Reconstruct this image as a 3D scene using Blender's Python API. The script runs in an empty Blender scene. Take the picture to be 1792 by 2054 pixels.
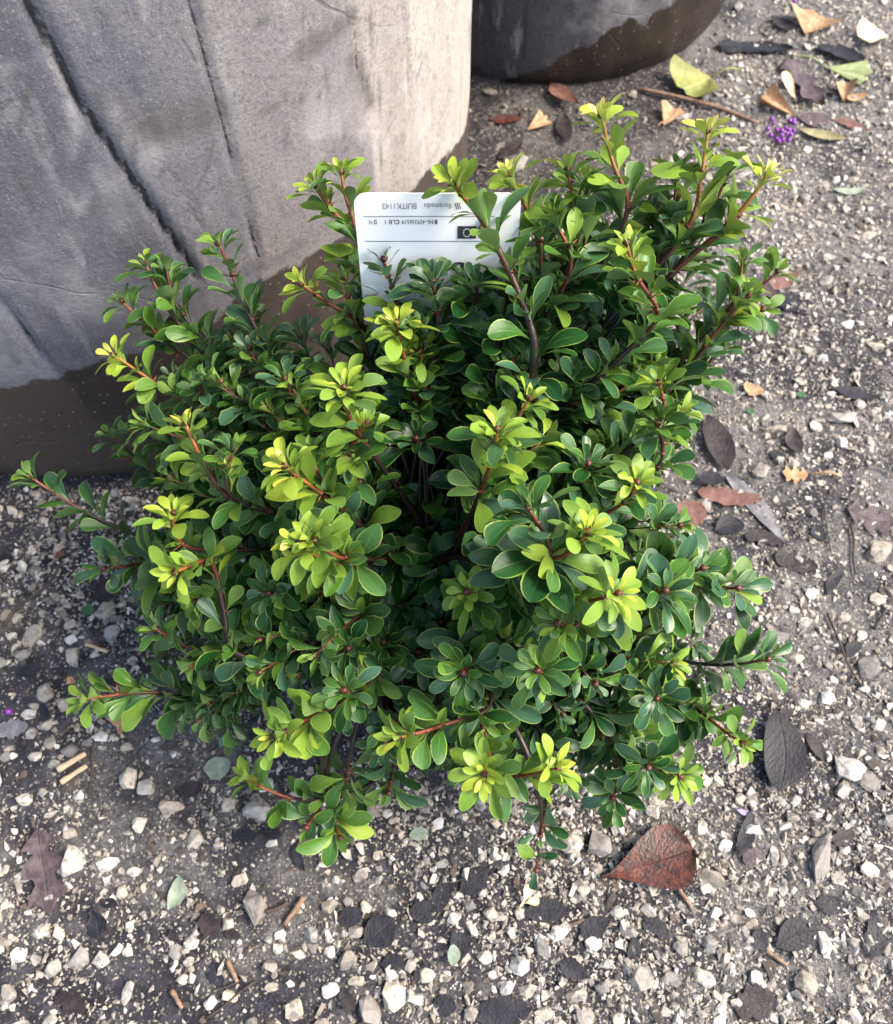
import bpy, bmesh, math, random
import numpy as np
from mathutils import Vector, Matrix
from mathutils.bvhtree import BVHTree

random.seed(7)
rng = np.random.default_rng(11)
scene = bpy.context.scene
col = scene.collection

# ------------------------------------------------------------------ camera, sky, sun, exposure
CAM_H, TILT = 0.62, math.radians(27.0)
FPX, CX, CY = 1721.0, 896.0, 1027.0            # picture measures used for laying out the place (1792 x 2054)
cam = bpy.data.objects.new('camera', bpy.data.cameras.new('camera'))
col.objects.link(cam)
cam.location = (0, 0, CAM_H)
cam.rotation_euler = (TILT, 0, 0)
cam.data.sensor_fit = 'HORIZONTAL'
cam.data.sensor_width = 36.0
cam.data.lens = 36.0 * FPX / 1792.0
cam.data.clip_start = 0.01
cam.data.clip_end = 200
cam.data.dof.use_dof = True
cam.data.dof.focus_distance = 0.42
cam.data.dof.aperture_fstop = 16.0
scene.camera = cam

SUN_EL, SUN_AZ = math.radians(48), math.radians(92)     # azimuth clockwise from +Y
world = bpy.data.worlds.new('World')
scene.world = world
world.use_nodes = True
wn = world.node_tree
bg = wn.nodes['Background']
sky = wn.nodes.new('ShaderNodeTexSky')
sky.sky_type = 'NISHITA'
sky.sun_disc = False
sky.sun_elevation = SUN_EL
sky.sun_rotation = SUN_AZ
sky.air_density = 1.0
sky.dust_density = 3.0
sky.ozone_density = 1.0
veil = wn.nodes.new('ShaderNodeHueSaturation')          # thin even cloud: the blue is washed out
veil.inputs['Saturation'].default_value = 0.85
wn.links.new(sky.outputs[0], veil.inputs['Color'])
wn.links.new(veil.outputs[0], bg.inputs[0])
bg.inputs[1].default_value = 0.105

sun = bpy.data.objects.new('sun', bpy.data.lights.new('sun', 'SUN'))
col.objects.link(sun)
sun.data.energy = 2.2
sun.data.angle = math.radians(26)
sun.data.color = (1.0, 0.9, 0.76)
sdir = Vector((math.sin(SUN_AZ) * math.cos(SUN_EL), math.cos(SUN_AZ) * math.cos(SUN_EL), math.sin(SUN_EL)))
sun.rotation_euler = sdir.to_track_quat('Z', 'Y').to_euler()

scene.view_settings.view_transform = 'Standard'
scene.view_settings.look = 'None'
scene.view_settings.gamma = 1.0
scene.view_settings.use_curve_mapping = False
scene.view_settings.exposure = 1.88

# ------------------------------------------------------------------ helpers
ST, CT = math.sin(TILT), math.cos(TILT)

def at(px, py, h=0.0):
    """where the sight line of a picture point meets the height h"""
    u, v = (px - CX) / FPX, (CY - py) / FPX
    t = (CAM_H - h) / (CT - v * ST)
    return Vector((u * t, t * (ST + v * CT), h))

def depth(p):
    return p[1] * ST + (CAM_H - p[2]) * CT

def project(p):
    z = depth(p)
    return CX + FPX * p[0] / z, CY - FPX * (p[1] * CT - (CAM_H - p[2]) * ST) / z

def on_wall(px, py, c, R):
    """(angle, height) where a sight line meets the upright wall of a round tub"""
    u, v = (px - CX) / FPX, (CY - py) / FPX
    d = Vector((u, ST + v * CT, -CT + v * ST))
    a = d.x ** 2 + d.y ** 2
    b = -2 * (d.x * c[0] + d.y * c[1])
    q = c[0] ** 2 + c[1] ** 2 - R * R
    disc = b * b - 4 * a * q
    t = (-b - math.sqrt(disc)) / (2 * a) if disc > 0 else -b / (2 * a)
    return math.atan2(d.y * t - c[1], d.x * t - c[0]), CAM_H + d.z * t

def tag(o, label=None, cat=None, group=None, kind=None):
    if label: o['label'] = label
    if cat: o['category'] = cat
    if group: o['group'] = group
    if kind: o['kind'] = kind
    return o

def empty(name, loc=(0, 0, 0)):
    o = bpy.data.objects.new(name, None)
    o.location = loc
    o.empty_display_size = 0.02
    col.objects.link(o)
    return o

def link(name, me, parent=None, mw=None):
    o = bpy.data.objects.new(name, me)
    col.objects.link(o)
    if parent is not None:
        o.parent = parent
    if mw is not None:
        o.matrix_local = mw
    return o

def mesh_from(name, V, F, mat=None, uv=None, attrs=None, smooth=True):
    """V (n,3), F (m,3|4) arrays -> mesh; uv per vertex, attrs: dict of per-vertex floats"""
    V = np.asarray(V, dtype=np.float32); F = np.asarray(F, dtype=np.int32)
    me = bpy.data.meshes.new(name)
    n, k = F.shape
    me.vertices.add(len(V)); me.vertices.foreach_set('co', V.ravel())
    me.loops.add(n * k); me.loops.foreach_set('vertex_index', F.ravel())
    me.polygons.add(n)
    me.polygons.foreach_set('loop_start', np.arange(0, n * k, k, dtype=np.int32))
    me.polygons.foreach_set('loop_total', np.full(n, k, dtype=np.int32))
    me.polygons.foreach_set('use_smooth', np.full(n, smooth, dtype=bool))
    if uv is not None:
        lay = me.uv_layers.new(name='UVMap')
        lay.data.foreach_set('uv', np.asarray(uv, dtype=np.float32)[F.ravel()].ravel())
    for an, av in (attrs or {}).items():
        a = me.attributes.new(an, 'FLOAT', 'POINT')
        a.data.foreach_set('value', np.asarray(av, dtype=np.float32))
    if mat: me.materials.append(mat)
    me.update(calc_edges=True)
    me.validate()
    return me

def grid_faces(nr, nc, off=0, wrap=False):
    F = []
    for i in range(nr - 1):
        for j in range(nc if wrap else nc - 1):
            a = off + i * nc + j; b = off + i * nc + (j + 1) % nc
            F.append((a, b, b + nc, a + nc))
    return F

def bez(pts, step):
    """Catmull-Rom through pts, resampled about every step"""
    P = [Vector(p) for p in pts]
    P = [P[0] + (P[0] - P[1]) * 0.5] + P + [P[-1] + (P[-1] - P[-2]) * 0.5]
    out = []
    for i in range(1, len(P) - 2):
        p0, p1, p2, p3 = P[i - 1:i + 3]
        n = max(2, int((p2 - p1).length / step))
        for k in range(n):
            t = k / n
            out.append(0.5 * (2 * p1 + (p2 - p0) * t + (2 * p0 - 5 * p1 + 4 * p2 - p3) * t * t + (3 * p1 - p0 - 3 * p2 + p3) * t ** 3))
    out.append(P[-2])
    return out

def tube(path, radii, ns=6, off=0, wob=0.0):
    """V, F, t of a tube along path with closed ends (quads; caps collapse to a point ring)"""
    V, T = [], []
    n = len(path)
    up = Vector((0.3, 0.2, 1)).normalized()
    for i, p in enumerate(path):
        d = (path[min(i + 1, n - 1)] - path[max(i - 1, 0)]).normalized()
        s = d.cross(up)
        if s.length < 1e-3: s = d.cross(Vector((1, 0, 0)))
        s.normalize(); w = s.cross(d)
        for k in range(ns):
            a = 2 * math.pi * k / ns
            r = radii[i] * (1 + wob * (random.random() - .5))
            V.append(p + (s * math.cos(a) + w * math.sin(a)) * r)
            T.append(i / max(1, n - 1))
    F = grid_faces(n, ns, off, wrap=True)
    for i, e in ((0, -1), (n - 1, 1)):
        base = len(V)
        for k in range(ns):
            V.append(path[i].copy()); T.append(float(i > 0))
        for k in range(ns):
            a, b = off + i * ns + k, off + i * ns + (k + 1) % ns
            c, d = off + base + (k + 1) % ns, off + base + k
            F.append((a, b, c, d) if e > 0 else (b, a, d, c))
    return V, F, T

# ------------------------------------------------------------------ material helpers
def new_mat(name):
    m = bpy.data.materials.new(name); m.use_nodes = True
    nt = m.node_tree
    return m, nt, nt.nodes['Principled BSDF'], nt.nodes['Material Output']

class N:
    """little node-writing helper"""
    def __init__(s, nt): s.nt = nt
    def __call__(s, typ, **kw):
        n = s.nt.nodes.new(typ)
        for k, v in kw.items(): setattr(n, k, v)
        return n
    def link(s, a, b): s.nt.links.new(a, b)
    def coord(s, which='Object'): return s('ShaderNodeTexCoord').outputs[which]
    def noise(s, vec, scale, detail=4, rough=.6, dist=0.0):
        n = s('ShaderNodeTexNoise'); n.inputs['Scale'].default_value = scale
        n.inputs['Detail'].default_value = detail; n.inputs['Roughness'].default_value = rough
        n.inputs['Distortion'].default_value = dist
        if vec is not None: s.link(vec, n.inputs['Vector'])
        return n.outputs['Fac']
    def voro(s, vec, scale, feature='F1'):
        n = s('ShaderNodeTexVoronoi', feature=feature); n.inputs['Scale'].default_value = scale
        s.link(vec, n.inputs['Vector'])
        return n
    def attr(s, name): return s('ShaderNodeAttribute', attribute_name=name).outputs['Fac']
    def math(s, op, a, b=None, c=None, clamp=False):
        n = s('ShaderNodeMath', operation=op, use_clamp=clamp)
        for i, x in enumerate((a, b, c)):
            if x is None: continue
            if isinstance(x, (int, float)): n.inputs[i].default_value = x
            else: s.link(x, n.inputs[i])
        return n.outputs[0]
    def ss(s, x, lo, hi, a=0.0, b=1.0):
        n = s('ShaderNodeMapRange', interpolation_type='SMOOTHSTEP')
        s.link(x, n.inputs[0])
        for i, v in enumerate((lo, hi, a, b)): n.inputs[i + 1].default_value = v
        return n.outputs[0]
    def ramp(s, x, stops):
        n = s('ShaderNodeValToRGB'); e = n.color_ramp.elements
        while len(e) < len(stops): e.new(0.5)
        for el, (p, c) in zip(e, stops): el.position = p; el.color = (*c, 1)
        s.link(x, n.inputs[0]); return n.outputs[0]
    def mix(s, f, a, b, blend='MIX'):
        n = s('ShaderNodeMix', data_type='RGBA', blend_type=blend)
        for i, x in ((0, f), (6, a), (7, b)):
            if isinstance(x, (int, float)): n.inputs[i].default_value = x
            elif isinstance(x, tuple): n.inputs[i].default_value = (*x, 1)
            else: s.link(x, n.inputs[i])
        return n.outputs[2]
    def bump(s, h, strength, dist, normal=None):
        n = s('ShaderNodeBump'); n.inputs['Strength'].default_value = strength
        n.inputs['Distance'].default_value = dist
        s.link(h, n.inputs['Height'])
        if normal is not None: s.link(normal, n.inputs['Normal'])
        return n.outputs[0]

def leaf_material():
    m, nt, p, out = new_mat('barberry_leaf'); n = N(nt)
    age = n.attr('age'); rnd = n.attr('rnd')  # age also carries the sunlight painted on the tallest young tips
    uv = n('ShaderNodeUVMap').outputs[0]
    sep = n('ShaderNodeSeparateXYZ'); n.link(uv, sep.inputs[0])
    along = sep.outputs[0]
    across = n.math('ABSOLUTE', n.math('SUBTRACT', sep.outputs[1], 0.5))       # 0 midrib .. 0.5 margin
    obj = n.coord('Object')
    mott = n.noise(uv, 9.0, 4, .6)
    a2 = n.math('ADD', n.math('MULTIPLY', age, 1 / 1.3), n.math('MULTIPLY', n.math('SUBTRACT', mott, .5), .16))
    base = n.ramp(a2, [(0.0, (.007, .040, .009)), (.12, (.018, .074, .015)), (.28, (.058, .145, .022)),
                       (.45, (.155, .262, .032)), (.68, (.31, .40, .040)), (.85, (.55, .55, .085)), (1.0, (.86, .76, .26))])  # palest stop carries the painted sunlight on the tallest young tips
    # bluish bloom on some of the older leaves
    base = n.mix(n.math('MULTIPLY', n.ss(rnd, .45, 1.0), n.ss(age, .75, .15)), base, (.040, .106, .058))
    edge = n.math('MULTIPLY', n.ss(across, .425, .475), n.ss(n.noise(uv, 5, 2), .30, .55, .35, 1))
    base = n.mix(n.math('MULTIPLY', edge, .8), base, (.26, .37, .075))
    rib = n.math('MULTIPLY', n.ss(across, .032, .006), n.ss(along, 1.0, .3))
    base = n.mix(n.math('MULTIPLY', rib, .45), base, (.20, .32, .07))
    tipc = n.math('MULTIPLY', n.ss(along, .86, 1.0), n.math('MULTIPLY', n.ss(age, .8, 1.15), n.ss(rnd, .35, .7)))
    base = n.mix(tipc, base, (.75, .30, .06))
    sv = n('ShaderNodeVectorMath', operation='ADD'); n.link(uv, sv.inputs[0]); rv = n('ShaderNodeCombineXYZ'); n.link(n.math('MULTIPLY', rnd, 37.0), rv.inputs[0]); n.link(rv.outputs[0], sv.inputs[1])
    spots = n.math('MULTIPLY', n.ss(n.noise(sv.outputs[0], 7.5, 3, .7), .66, .72), n.ss(rnd, .25, .6))
    base = n.mix(n.math('MULTIPLY', spots, .7), base, (.10, .065, .025))
    geo = n('ShaderNodeNewGeometry')
    under = n.mix(.5, base, (.13, .21, .09))
    colr = n.mix(geo.outputs['Backfacing'], base, under)
    n.link(colr, p.inputs['Base Color'])
    rough = n.math('ADD', n.math('MULTIPLY', rnd, .24), n.math('ADD', .17, n.math('MULTIPLY', n.noise(uv, 14, 2), .14)))
    wetl = n.math('MULTIPLY', n.ss(age, .30, .05), n.ss(rnd, .35, .55))              # rain still on the older leaves
    rough = n.math('SUBTRACT', rough, n.math('MULTIPLY', wetl, n.math('MULTIPLY', rnd, .24)), clamp=True)
    n.link(n.math('ADD', .28, n.math('MULTIPLY', wetl, .25)), p.inputs['Specular IOR Level'])
    n.link(rough, p.inputs['Roughness'])
    veins = n.math('ADD', n.noise(uv, 26, 3), n.math('MULTIPLY', n.ss(across, .05, .0), -.5))
    n.link(n.bump(veins, .2, .0008), p.inputs['Normal'])
    tr = n('ShaderNodeBsdfTranslucent')
    n.link(n.mix(.55, colr, n.mix(age, (.08, .22, .01), (.55, .62, .06))), tr.inputs[0])
    mx = n('ShaderNodeMixShader')
    n.link(n.math('ADD', .08, n.math('MULTIPLY', age, .16)), mx.inputs[0])
    n.link(p.outputs[0], mx.inputs[1]); n.link(tr.outputs[0], mx.inputs[2])
    n.link(mx.outputs[0], out.inputs[0])
    return m

def stem_material():
    m, nt, p, out = new_mat('barberry_stem'); n = N(nt)
    y = n.attr('age')
    c = n.ramp(y, [(0, (.016, .009, .008)), (.12, (.030, .012, .010)), (.35, (.085, .018, .012)), (.65, (.17, .040, .016)), (1, (.34, .15, .03))])
    v = n.noise(n.coord(), 420, 4)
    c = n.mix(n.math('MULTIPLY', n.ss(v, .5, .75), .5), c, (.05, .02, .015))
    n.link(c, p.inputs['Base Color']); p.inputs['Roughness'].default_value = .42
    n.link(n.bump(v, .5, .0008), p.inputs['Normal'])
    return m

def simple_mat(name, c1, c2, scale=60, rough=.6, bump=.3, bdist=.001, spec=.5, lo=.35, hi=.68, detail=5):
    m, nt, p, out = new_mat(name); n = N(nt)
    v = n.noise(n.coord(), scale, detail, .65)
    n.link(n.mix(n.ss(v, lo, hi), c1, c2), p.inputs['Base Color'])
    p.inputs['Roughness'].default_value = rough
    p.inputs['Specular IOR Level'].default_value = spec
    if bump: n.link(n.bump(n.noise(n.coord(), scale * 4, 4), bump, bdist), p.inputs['Normal'])
    return m

def litter_mat(name, c1, c2, rough=.5, rib=(.1, .08, .06), ribamt=.4):
    m, nt, p, out = new_mat(name); n = N(nt)
    uv = n('ShaderNodeUVMap').outputs[0]
    sep = n('ShaderNodeSeparateXYZ'); n.link(uv, sep.inputs[0])
    across = n.math('ABSOLUTE', n.math('SUBTRACT', sep.outputs[1], 0.5))
    v = n.noise(n.coord(), 130, 5, .65, .4)
    c = n.mix(n.ss(v, .38, .66), c1, c2)
    side = n('ShaderNodeTexWave', wave_type='BANDS', bands_direction='X')
    mp = n('ShaderNodeMapping'); n.link(uv, mp.inputs[0])
    shear = n('ShaderNodeCombineXYZ')
    n.link(n.math('SUBTRACT', sep.outputs[0], n.math('MULTIPLY', across, .7)), shear.inputs[0])
    n.link(shear.outputs[0], side.inputs['Vector']); side.inputs['Scale'].default_value = 2.2
    side.inputs['Distortion'].default_value = .6
    veins = n.math('MAXIMUM', n.ss(across, .035, .008), n.math('MULTIPLY', n.ss(side.outputs['Fac'], .93, 1.0), .5))
    c = n.mix(n.math('MULTIPLY', veins, ribamt), c, rib)
    n.link(c, p.inputs['Base Color']); p.inputs['Specular IOR Level'].default_value = .3
    n.link(n.math('ADD', rough - .1, n.math('MULTIPLY', v, .25)), p.inputs['Roughness'])
    n.link(n.bump(n.math('ADD', n.noise(n.coord(), 500, 3), n.math('MULTIPLY', veins, .8)), .45, .0012), p.inputs['Normal'])
    return m

def stone_material(name, stops, island=True, wet=.35):
    m, nt, p, out = new_mat(name); n = N(nt)
    if island: r = n('ShaderNodeNewGeometry').outputs['Random Per Island']
    else: r = n('ShaderNodeObjectInfo').outputs['Random']
    c = n.ramp(r, stops)
    co = n('ShaderNodeNewGeometry').outputs['Position']
    v = n.noise(co, 260, 6, .72)
    c = n.mix(n.ss(v, .40, .72, 0, .55), c, n.mix(.75, c, (.17, .13, .085)))
    v2 = n.noise(co, 900, 3, .6)
    c = n.mix(n.ss(v2, .58, .72, 0, .5), c, (.10, .085, .07))
    c = n.mix(n.ss(n.noise(co, 150, 4), .50, .66, 0, .7), c, (.075, .072, .078))
    dv = n('ShaderNodeVectorMath', operation='DISTANCE'); n.link(co, dv.inputs[0]); dv.inputs[1].default_value = (.09, .80, 0)
    soil = n.ss(n.math('ADD', dv.outputs['Value'], n.math('MULTIPLY', n.noise(co, 18, 4), .12)), .30, .16)
    c = n.mix(n.math('MULTIPLY', soil, .62), c, (.042, .032, .024))                  # smeared with soil between the tubs
    n.link(c, p.inputs['Base Color'])
    n.link(n.ss(v, .3, .7, wet, wet + .35), p.inputs['Roughness'])
    n.link(n.bump(n.math('ADD', v, n.math('MULTIPLY', v2, .5)), .8, .0016), p.inputs['Normal'])
    return m

def ground_material():
    m, nt, p, out = new_mat('wet_gravelly_mud'); n = N(nt)
    co = n.coord('Object')
    big = n.noise(co, 7.5, 5, .62, .6)
    mid = n.noise(co, 55, 6, .68)
    fine = n.noise(co, 420, 5, .72)
    sp = n('ShaderNodeSeparateXYZ'); n.link(co, sp.inputs[0])
    c = n.ramp(n.math('ADD', n.math('MULTIPLY', mid, .6), n.math('MULTIPLY', fine, .4)),
               [(.34, (.009, .0085, .012)), (.45, (.023, .022, .030)), (.56, (.052, .050, .062)), (.70, (.125, .12, .128))])
    c = n.mix(n.ss(n.math('ADD', big, n.math('MULTIPLY', sp.outputs[0], .22)), .46, .62, 0, .6), c, n.mix(.78, c, n.mix(n.ss(n.math('ADD', n.math('MULTIPLY', fine, .6), n.math('MULTIPLY', mid, .4)), .40, .60), (.135, .13, .132), (.38, .365, .345))))       # cement-grey patches
    # soggy rotted soil gathered in front of the tubs
    dv = n('ShaderNodeVectorMath', operation='DISTANCE'); n.link(co, dv.inputs[0]); dv.inputs[1].default_value = (.09, .80, 0)
    damp = n.ss(n.math('ADD', dv.outputs['Value'], n.math('MULTIPLY', n.noise(co, 18, 4), .12)), .30, .16)
    c = n.mix(n.math('MULTIPLY', damp, .85), c, n.mix(.5, c, (.022, .017, .014)))
    blot = n.ss(n.noise(co, 15, 5, .6, .8), .55, .64)
    c = n.mix(n.math('MULTIPLY', blot, .75), c, (.020, .019, .025))
    jv = n('ShaderNodeTexNoise'); jv.inputs['Scale'].default_value = 700; n.link(co, jv.inputs['Vector'])
    js = n('ShaderNodeVectorMath', operation='SCALE'); js.inputs['Scale'].default_value = .0024; n.link(jv.outputs['Color'], js.inputs[0])
    ja = n('ShaderNodeVectorMath', operation='ADD'); n.link(co, ja.inputs[0]); n.link(js.outputs[0], ja.inputs[1])
    vg = n.voro(ja.outputs[0], 380)
    grit = n.math('MULTIPLY', n.ss(vg.outputs['Distance'], .40, .28), n.ss(n.noise(co, 30, 3), .30, .52))
    sel = n('ShaderNodeSeparateXYZ'); n.link(vg.outputs['Color'], sel.inputs[0])
    grit = n.math('MULTIPLY', grit, n.ss(sel.outputs[0], .34, .42))
    c = n.mix(n.math('MULTIPLY', grit, .75), c, n.ramp(sel.outputs[1], [(0, (.30, .26, .20)), (.5, (.42, .38, .31)), (1, (.55, .53, .48))]))
    n.link(c, p.inputs['Base Color'])
    p.inputs['Specular IOR Level'].default_value = .38
    n.link(n.math('ADD', n.ss(mid, .35, .65, .30, .62), n.math('MULTIPLY', grit, .15)), p.inputs['Roughness'])
    h = n.math('ADD', n.math('MULTIPLY', mid, 1.2), n.math('ADD', n.math('MULTIPLY', fine, .55), n.math('MULTIPLY', grit, .5)))
    n.link(n.bump(h, 1.0, .0065), p.inputs['Normal'])
    return m

def planter_material(name, dry1, dry2, wet1, wet2):
    m, nt, p, out = new_mat(name); n = N(nt)
    co = n.coord('Object')
    w = n.attr('wet'); seam = n.attr('seam'); dark = n.attr('mark'); pale = n.attr('scuff'); pan = n.attr('panel')
    big = n.noise(co, 9, 6, .66, .5)
    mid = n.noise(co, 46, 6, .7)
    st = n('ShaderNodeMapping'); st.inputs['Scale'].default_value = (1, 1, .22); n.link(co, st.inputs[0])
    streak = n.noise(st.outputs[0], 60, 5, .65)
    fine = n.noise(co, 380, 5, .7)
    f = n.math('ADD', n.math('MULTIPLY', big, .45), n.math('ADD', n.math('MULTIPLY', mid, .3), n.math('MULTIPLY', streak, .25)))
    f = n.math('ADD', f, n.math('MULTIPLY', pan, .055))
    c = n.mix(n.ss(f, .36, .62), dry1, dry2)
    sun_tint = n.attr('sun_tint')  # sunlit warmth of the right panels painted in, broken into pale streaks
    sun_tint = n.math('MULTIPLY', sun_tint, n.ss(n.math('ADD', n.math('MULTIPLY', streak, .6), n.math('MULTIPLY', mid, .4)), .34, .60, .45, 1))
    c = n.mix(n.math('MULTIPLY', sun_tint, .8), c, (.53, .465, .40))
    c = n.mix(n.math('MULTIPLY', n.ss(mid, .44, .60), n.ss(big, .38, .60, .15, .6)), c, n.mix(.72, c, (.062, .061, .072)))
    c = n.mix(n.math('MULTIPLY', n.ss(streak, .50, .66), .5), c, n.mix(.6, c, (.075, .073, .08)))
    c = n.mix(n.math('MULTIPLY', n.ss(streak, .46, .34), .4), c, (.34, .325, .32))
    grain = n.noise(co, 820, 3, .75)
    c = n.mix(n.ss(grain, .55, .66, 0, .42), c, (.040, .038, .042)); c = n.mix(n.ss(grain, .42, .32, 0, .38), c, (.42, .41, .42))
    c = n.mix(n.ss(fine, .50, .66, 0, .7), c, n.mix(.75, c, (.06, .056, .06)))
    c = n.mix(n.ss(n.noise(co, 150, 5, .75), .52, .70, 0, .45), c, n.mix(.6, c, (.05, .048, .052)))
    c = n.mix(n.ss(fine, .36, .22, 0, .35), c, (.45, .43, .42))
    # thin cracks
    cr = n.voro(co, 7, 'DISTANCE_TO_EDGE')
    jit = n('ShaderNodeVectorMath', operation='ADD'); n.link(co, jit.inputs[0])
    nz = n('ShaderNodeTexNoise'); nz.inputs['Scale'].default_value = 11; n.link(co, nz.inputs['Vector'])
    sc = n('ShaderNodeVectorMath', operation='SCALE'); sc.inputs['Scale'].default_value = .10; n.link(nz.outputs['Color'], sc.inputs[0])
    n.link(sc.outputs[0], jit.inputs[1]); n.link(jit.outputs[0], cr.inputs['Vector'])
    crack = n.math('MULTIPLY', n.ss(cr.outputs['Distance'], .012, .003), n.ss(big, .48, .58))
    c = n.mix(n.math('MULTIPLY', crack, .6), c, (.09, .085, .09))
    c = n.mix(n.math('MULTIPLY', n.math('MULTIPLY', pale, n.ss(n.noise(co, 24, 5), .32, .70)), .45), c, (.44, .43, .44))
    c = n.mix(n.math('MULTIPLY', dark, n.ss(n.noise(co, 120, 4), .3, .6, .35, .8)), c, (.075, .07, .072))
    sm = n.ss(n.math('ADD', seam, n.math('MULTIPLY', n.math('SUBTRACT', n.noise(co, 210, 4), .5), .9)), .38, .75)
    c = n.mix(n.math('MULTIPLY', sm, .88), c, (.018, .017, .019))
    # wet splash band: ragged upper edge, stain with its own outline
    wn_ = n.math('ADD', w, n.math('ADD', n.math('MULTIPLY', n.math('SUBTRACT', n.noise(co, 26, 5, .6), .5), .035),
                                  n.math('MULTIPLY', n.math('SUBTRACT', n.noise(co, 110, 4), .5), .010)))
    wet = n.ss(wn_, -.0015, .0025)
    cw = n.mix(n.ss(f, .40, .60), wet1, wet2)
    spk = n.voro(co, 210)
    s2 = n('ShaderNodeSeparateXYZ'); n.link(spk.outputs['Color'], s2.inputs[0])
    specks = n.math('MULTIPLY', n.ss(spk.outputs['Distance'], .20, .09), n.ss(s2.outputs[0], .55, .7))
    c = n.mix(wet, c, cw)
    c = n.mix(n.math('MULTIPLY', specks, n.ss(wet, 0, 1, .22, .6)), c, (.42, .38, .33))
    n.link(c, p.inputs['Base Color'])
    n.link(n.ss(wet, 0, 1, .78, .42), p.inputs['Roughness'])
    h = n.math('ADD', n.math('MULTIPLY', fine, .4), n.math('ADD', n.math('MULTIPLY', mid, .7), n.math('MULTIPLY', sm, -.8)))
    h = n.math('ADD', h, n.math('MULTIPLY', crack, -.3))
    n.link(n.bump(n.math('ADD', h, n.math('MULTIPLY', grain, .2)), .6, .002), p.inputs['Normal'])
    return m

M_LEAF, M_STEM = leaf_material(), stem_material()
STONES = [(.0, (.36, .32, .26)), (.14, (.48, .44, .37)), (.28, (.22, .195, .16)), (.40, (.16, .157, .16)), (.52, (.58, .55, .49)), (.64, (.19, .185, .185)),
          (.76, (.38, .335, .275)), (.88, (.72, .70, .67)), (1.0, (.26, .24, .22))]
M_GRAVEL = stone_material('gravel_stone', STONES, True)
M_STONE = stone_material('limestone', STONES, False)
M_SOIL = simple_mat('potting_soil', (.012, .009, .007), (.045, .03, .02), 160, .8, .9, .004)
M_POT = simple_mat('nursery_pot_plastic', (.022, .023, .026), (.035, .036, .040), 30, .38, .15, .0006)

# ------------------------------------------------------------------ the ground
def ground_z(x, y):
    return (0.0022 * np.sin(x * 23 + 1.3 * np.sin(y * 17)) * np.sin(y * 19 + 2 * np.sin(x * 11))
            + 0.0012 * np.sin(x * 71 + 2) * np.sin(y * 63 + np.sin(x * 40)) - 0.0025)

nx, ny = 240, 240
gx = np.sign(np.linspace(-1, 1, nx)) * (np.abs(np.linspace(-1, 1, nx)) * .9 + np.abs(np.linspace(-1, 1, nx)) ** 9 * 40)
gy = np.linspace(-1, 1, ny)
gy = np.sign(gy) * (np.abs(gy) * .95 + np.abs(gy) ** 9 * 40) + .55
X, Y = np.meshgrid(gx, gy)
Z = ground_z(X, Y)
ground = link('ground', mesh_from('ground', np.stack([X, Y, Z], -1).reshape(-1, 3), grid_faces(ny, nx), ground_material()))
tag(ground, kind='structure')

# tubs standing on it: (centre, radius)
C1, R1 = (-0.32, 0.68), 0.34
C2, R2 = (0.118, 1.052), 0.222

def hull_stone(npts, seed, flat=.7, size=1.0):
    r = random.Random(seed)
    bm = bmesh.new()
    ex, ey, ez = 1.0, r.uniform(.62, .95), r.uniform(.45, .8) * flat / .7
    for i in range(npts):
        v = Vector((r.gauss(0, 1), r.gauss(0, 1), r.gauss(0, 1))).normalized() * r.uniform(.86, 1.06)
        bm.verts.new((v.x * ex * .5, v.y * ey * .5, v.z * ez * .5))
    bmesh.ops.convex_hull(bm, input=bm.verts)
    bmesh.ops.delete(bm, geom=[v for v in bm.verts if not v.link_faces], context='VERTS')
    bmesh.ops.triangulate(bm, faces=bm.faces)
    bm.verts.ensure_lookup_table(); bm.verts.index_update()
    V = np.array([v.co[:] for v in bm.verts]); F = np.array([[v.index for v in f.verts] for f in bm.faces])
    bm.free()
    return V, F

def in_tub(x, y, m=0.0):
    return ((x - C1[0]) ** 2 + (y - C1[1]) ** 2 < (R1 + m) ** 2) or ((x - C2[0]) ** 2 + (y - C2[1]) ** 2 < (R2 + m) ** 2)

# loose gravel, one mass
small = [hull_stone(10, s) for s in range(24)] + [hull_stone(7, 60 + s) for s in range(12)]
VV, FF, off = [], [], 0
NG = 142000
uy = rng.uniform(-.13, 1.16, NG * 3); ux = rng.uniform(-1, 1, NG * 3) * (.46 + .36 * uy)
tubs = ((ux - C1[0]) ** 2 + (uy - C1[1]) ** 2 < R1 ** 2) | ((ux - C2[0]) ** 2 + (uy - C2[1]) ** 2 < R2 ** 2)
ux, uy = ux[~tubs], uy[~tubs]
dens = (.52 + .42 * np.sin(ux * 6.1 + 1.2 + 1.5 * np.sin(uy * 4)) * np.sin(uy * 5.3 + .6 * np.sin(ux * 9)) + .44 * (ux > .05) - .22 * (ux < -.06) * (uy < .22))
patch = np.sin(ux * 31 + 3 * np.sin(uy * 21)) * np.sin(uy * 37 + 2 * np.sin(ux * 27))
keep = rng.uniform(0, 1, len(ux)) < np.clip(dens - .04 + .42 * patch, .08, 1) * np.where(np.hypot(ux - .09, uy - .80) < .15, .45, 1)
ux, uy = ux[keep][:NG], uy[keep][:NG]
sz = np.exp(rng.normal(math.log(.0028), .56, len(ux)))
sz = np.clip(sz, .0012, .0112)
zz = ground_z(ux, uy)
ang = rng.uniform(0, 2 * math.pi, len(ux)); tl = rng.normal(0, .3, (len(ux), 2))
var = rng.integers(0, 24, len(ux))
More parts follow.
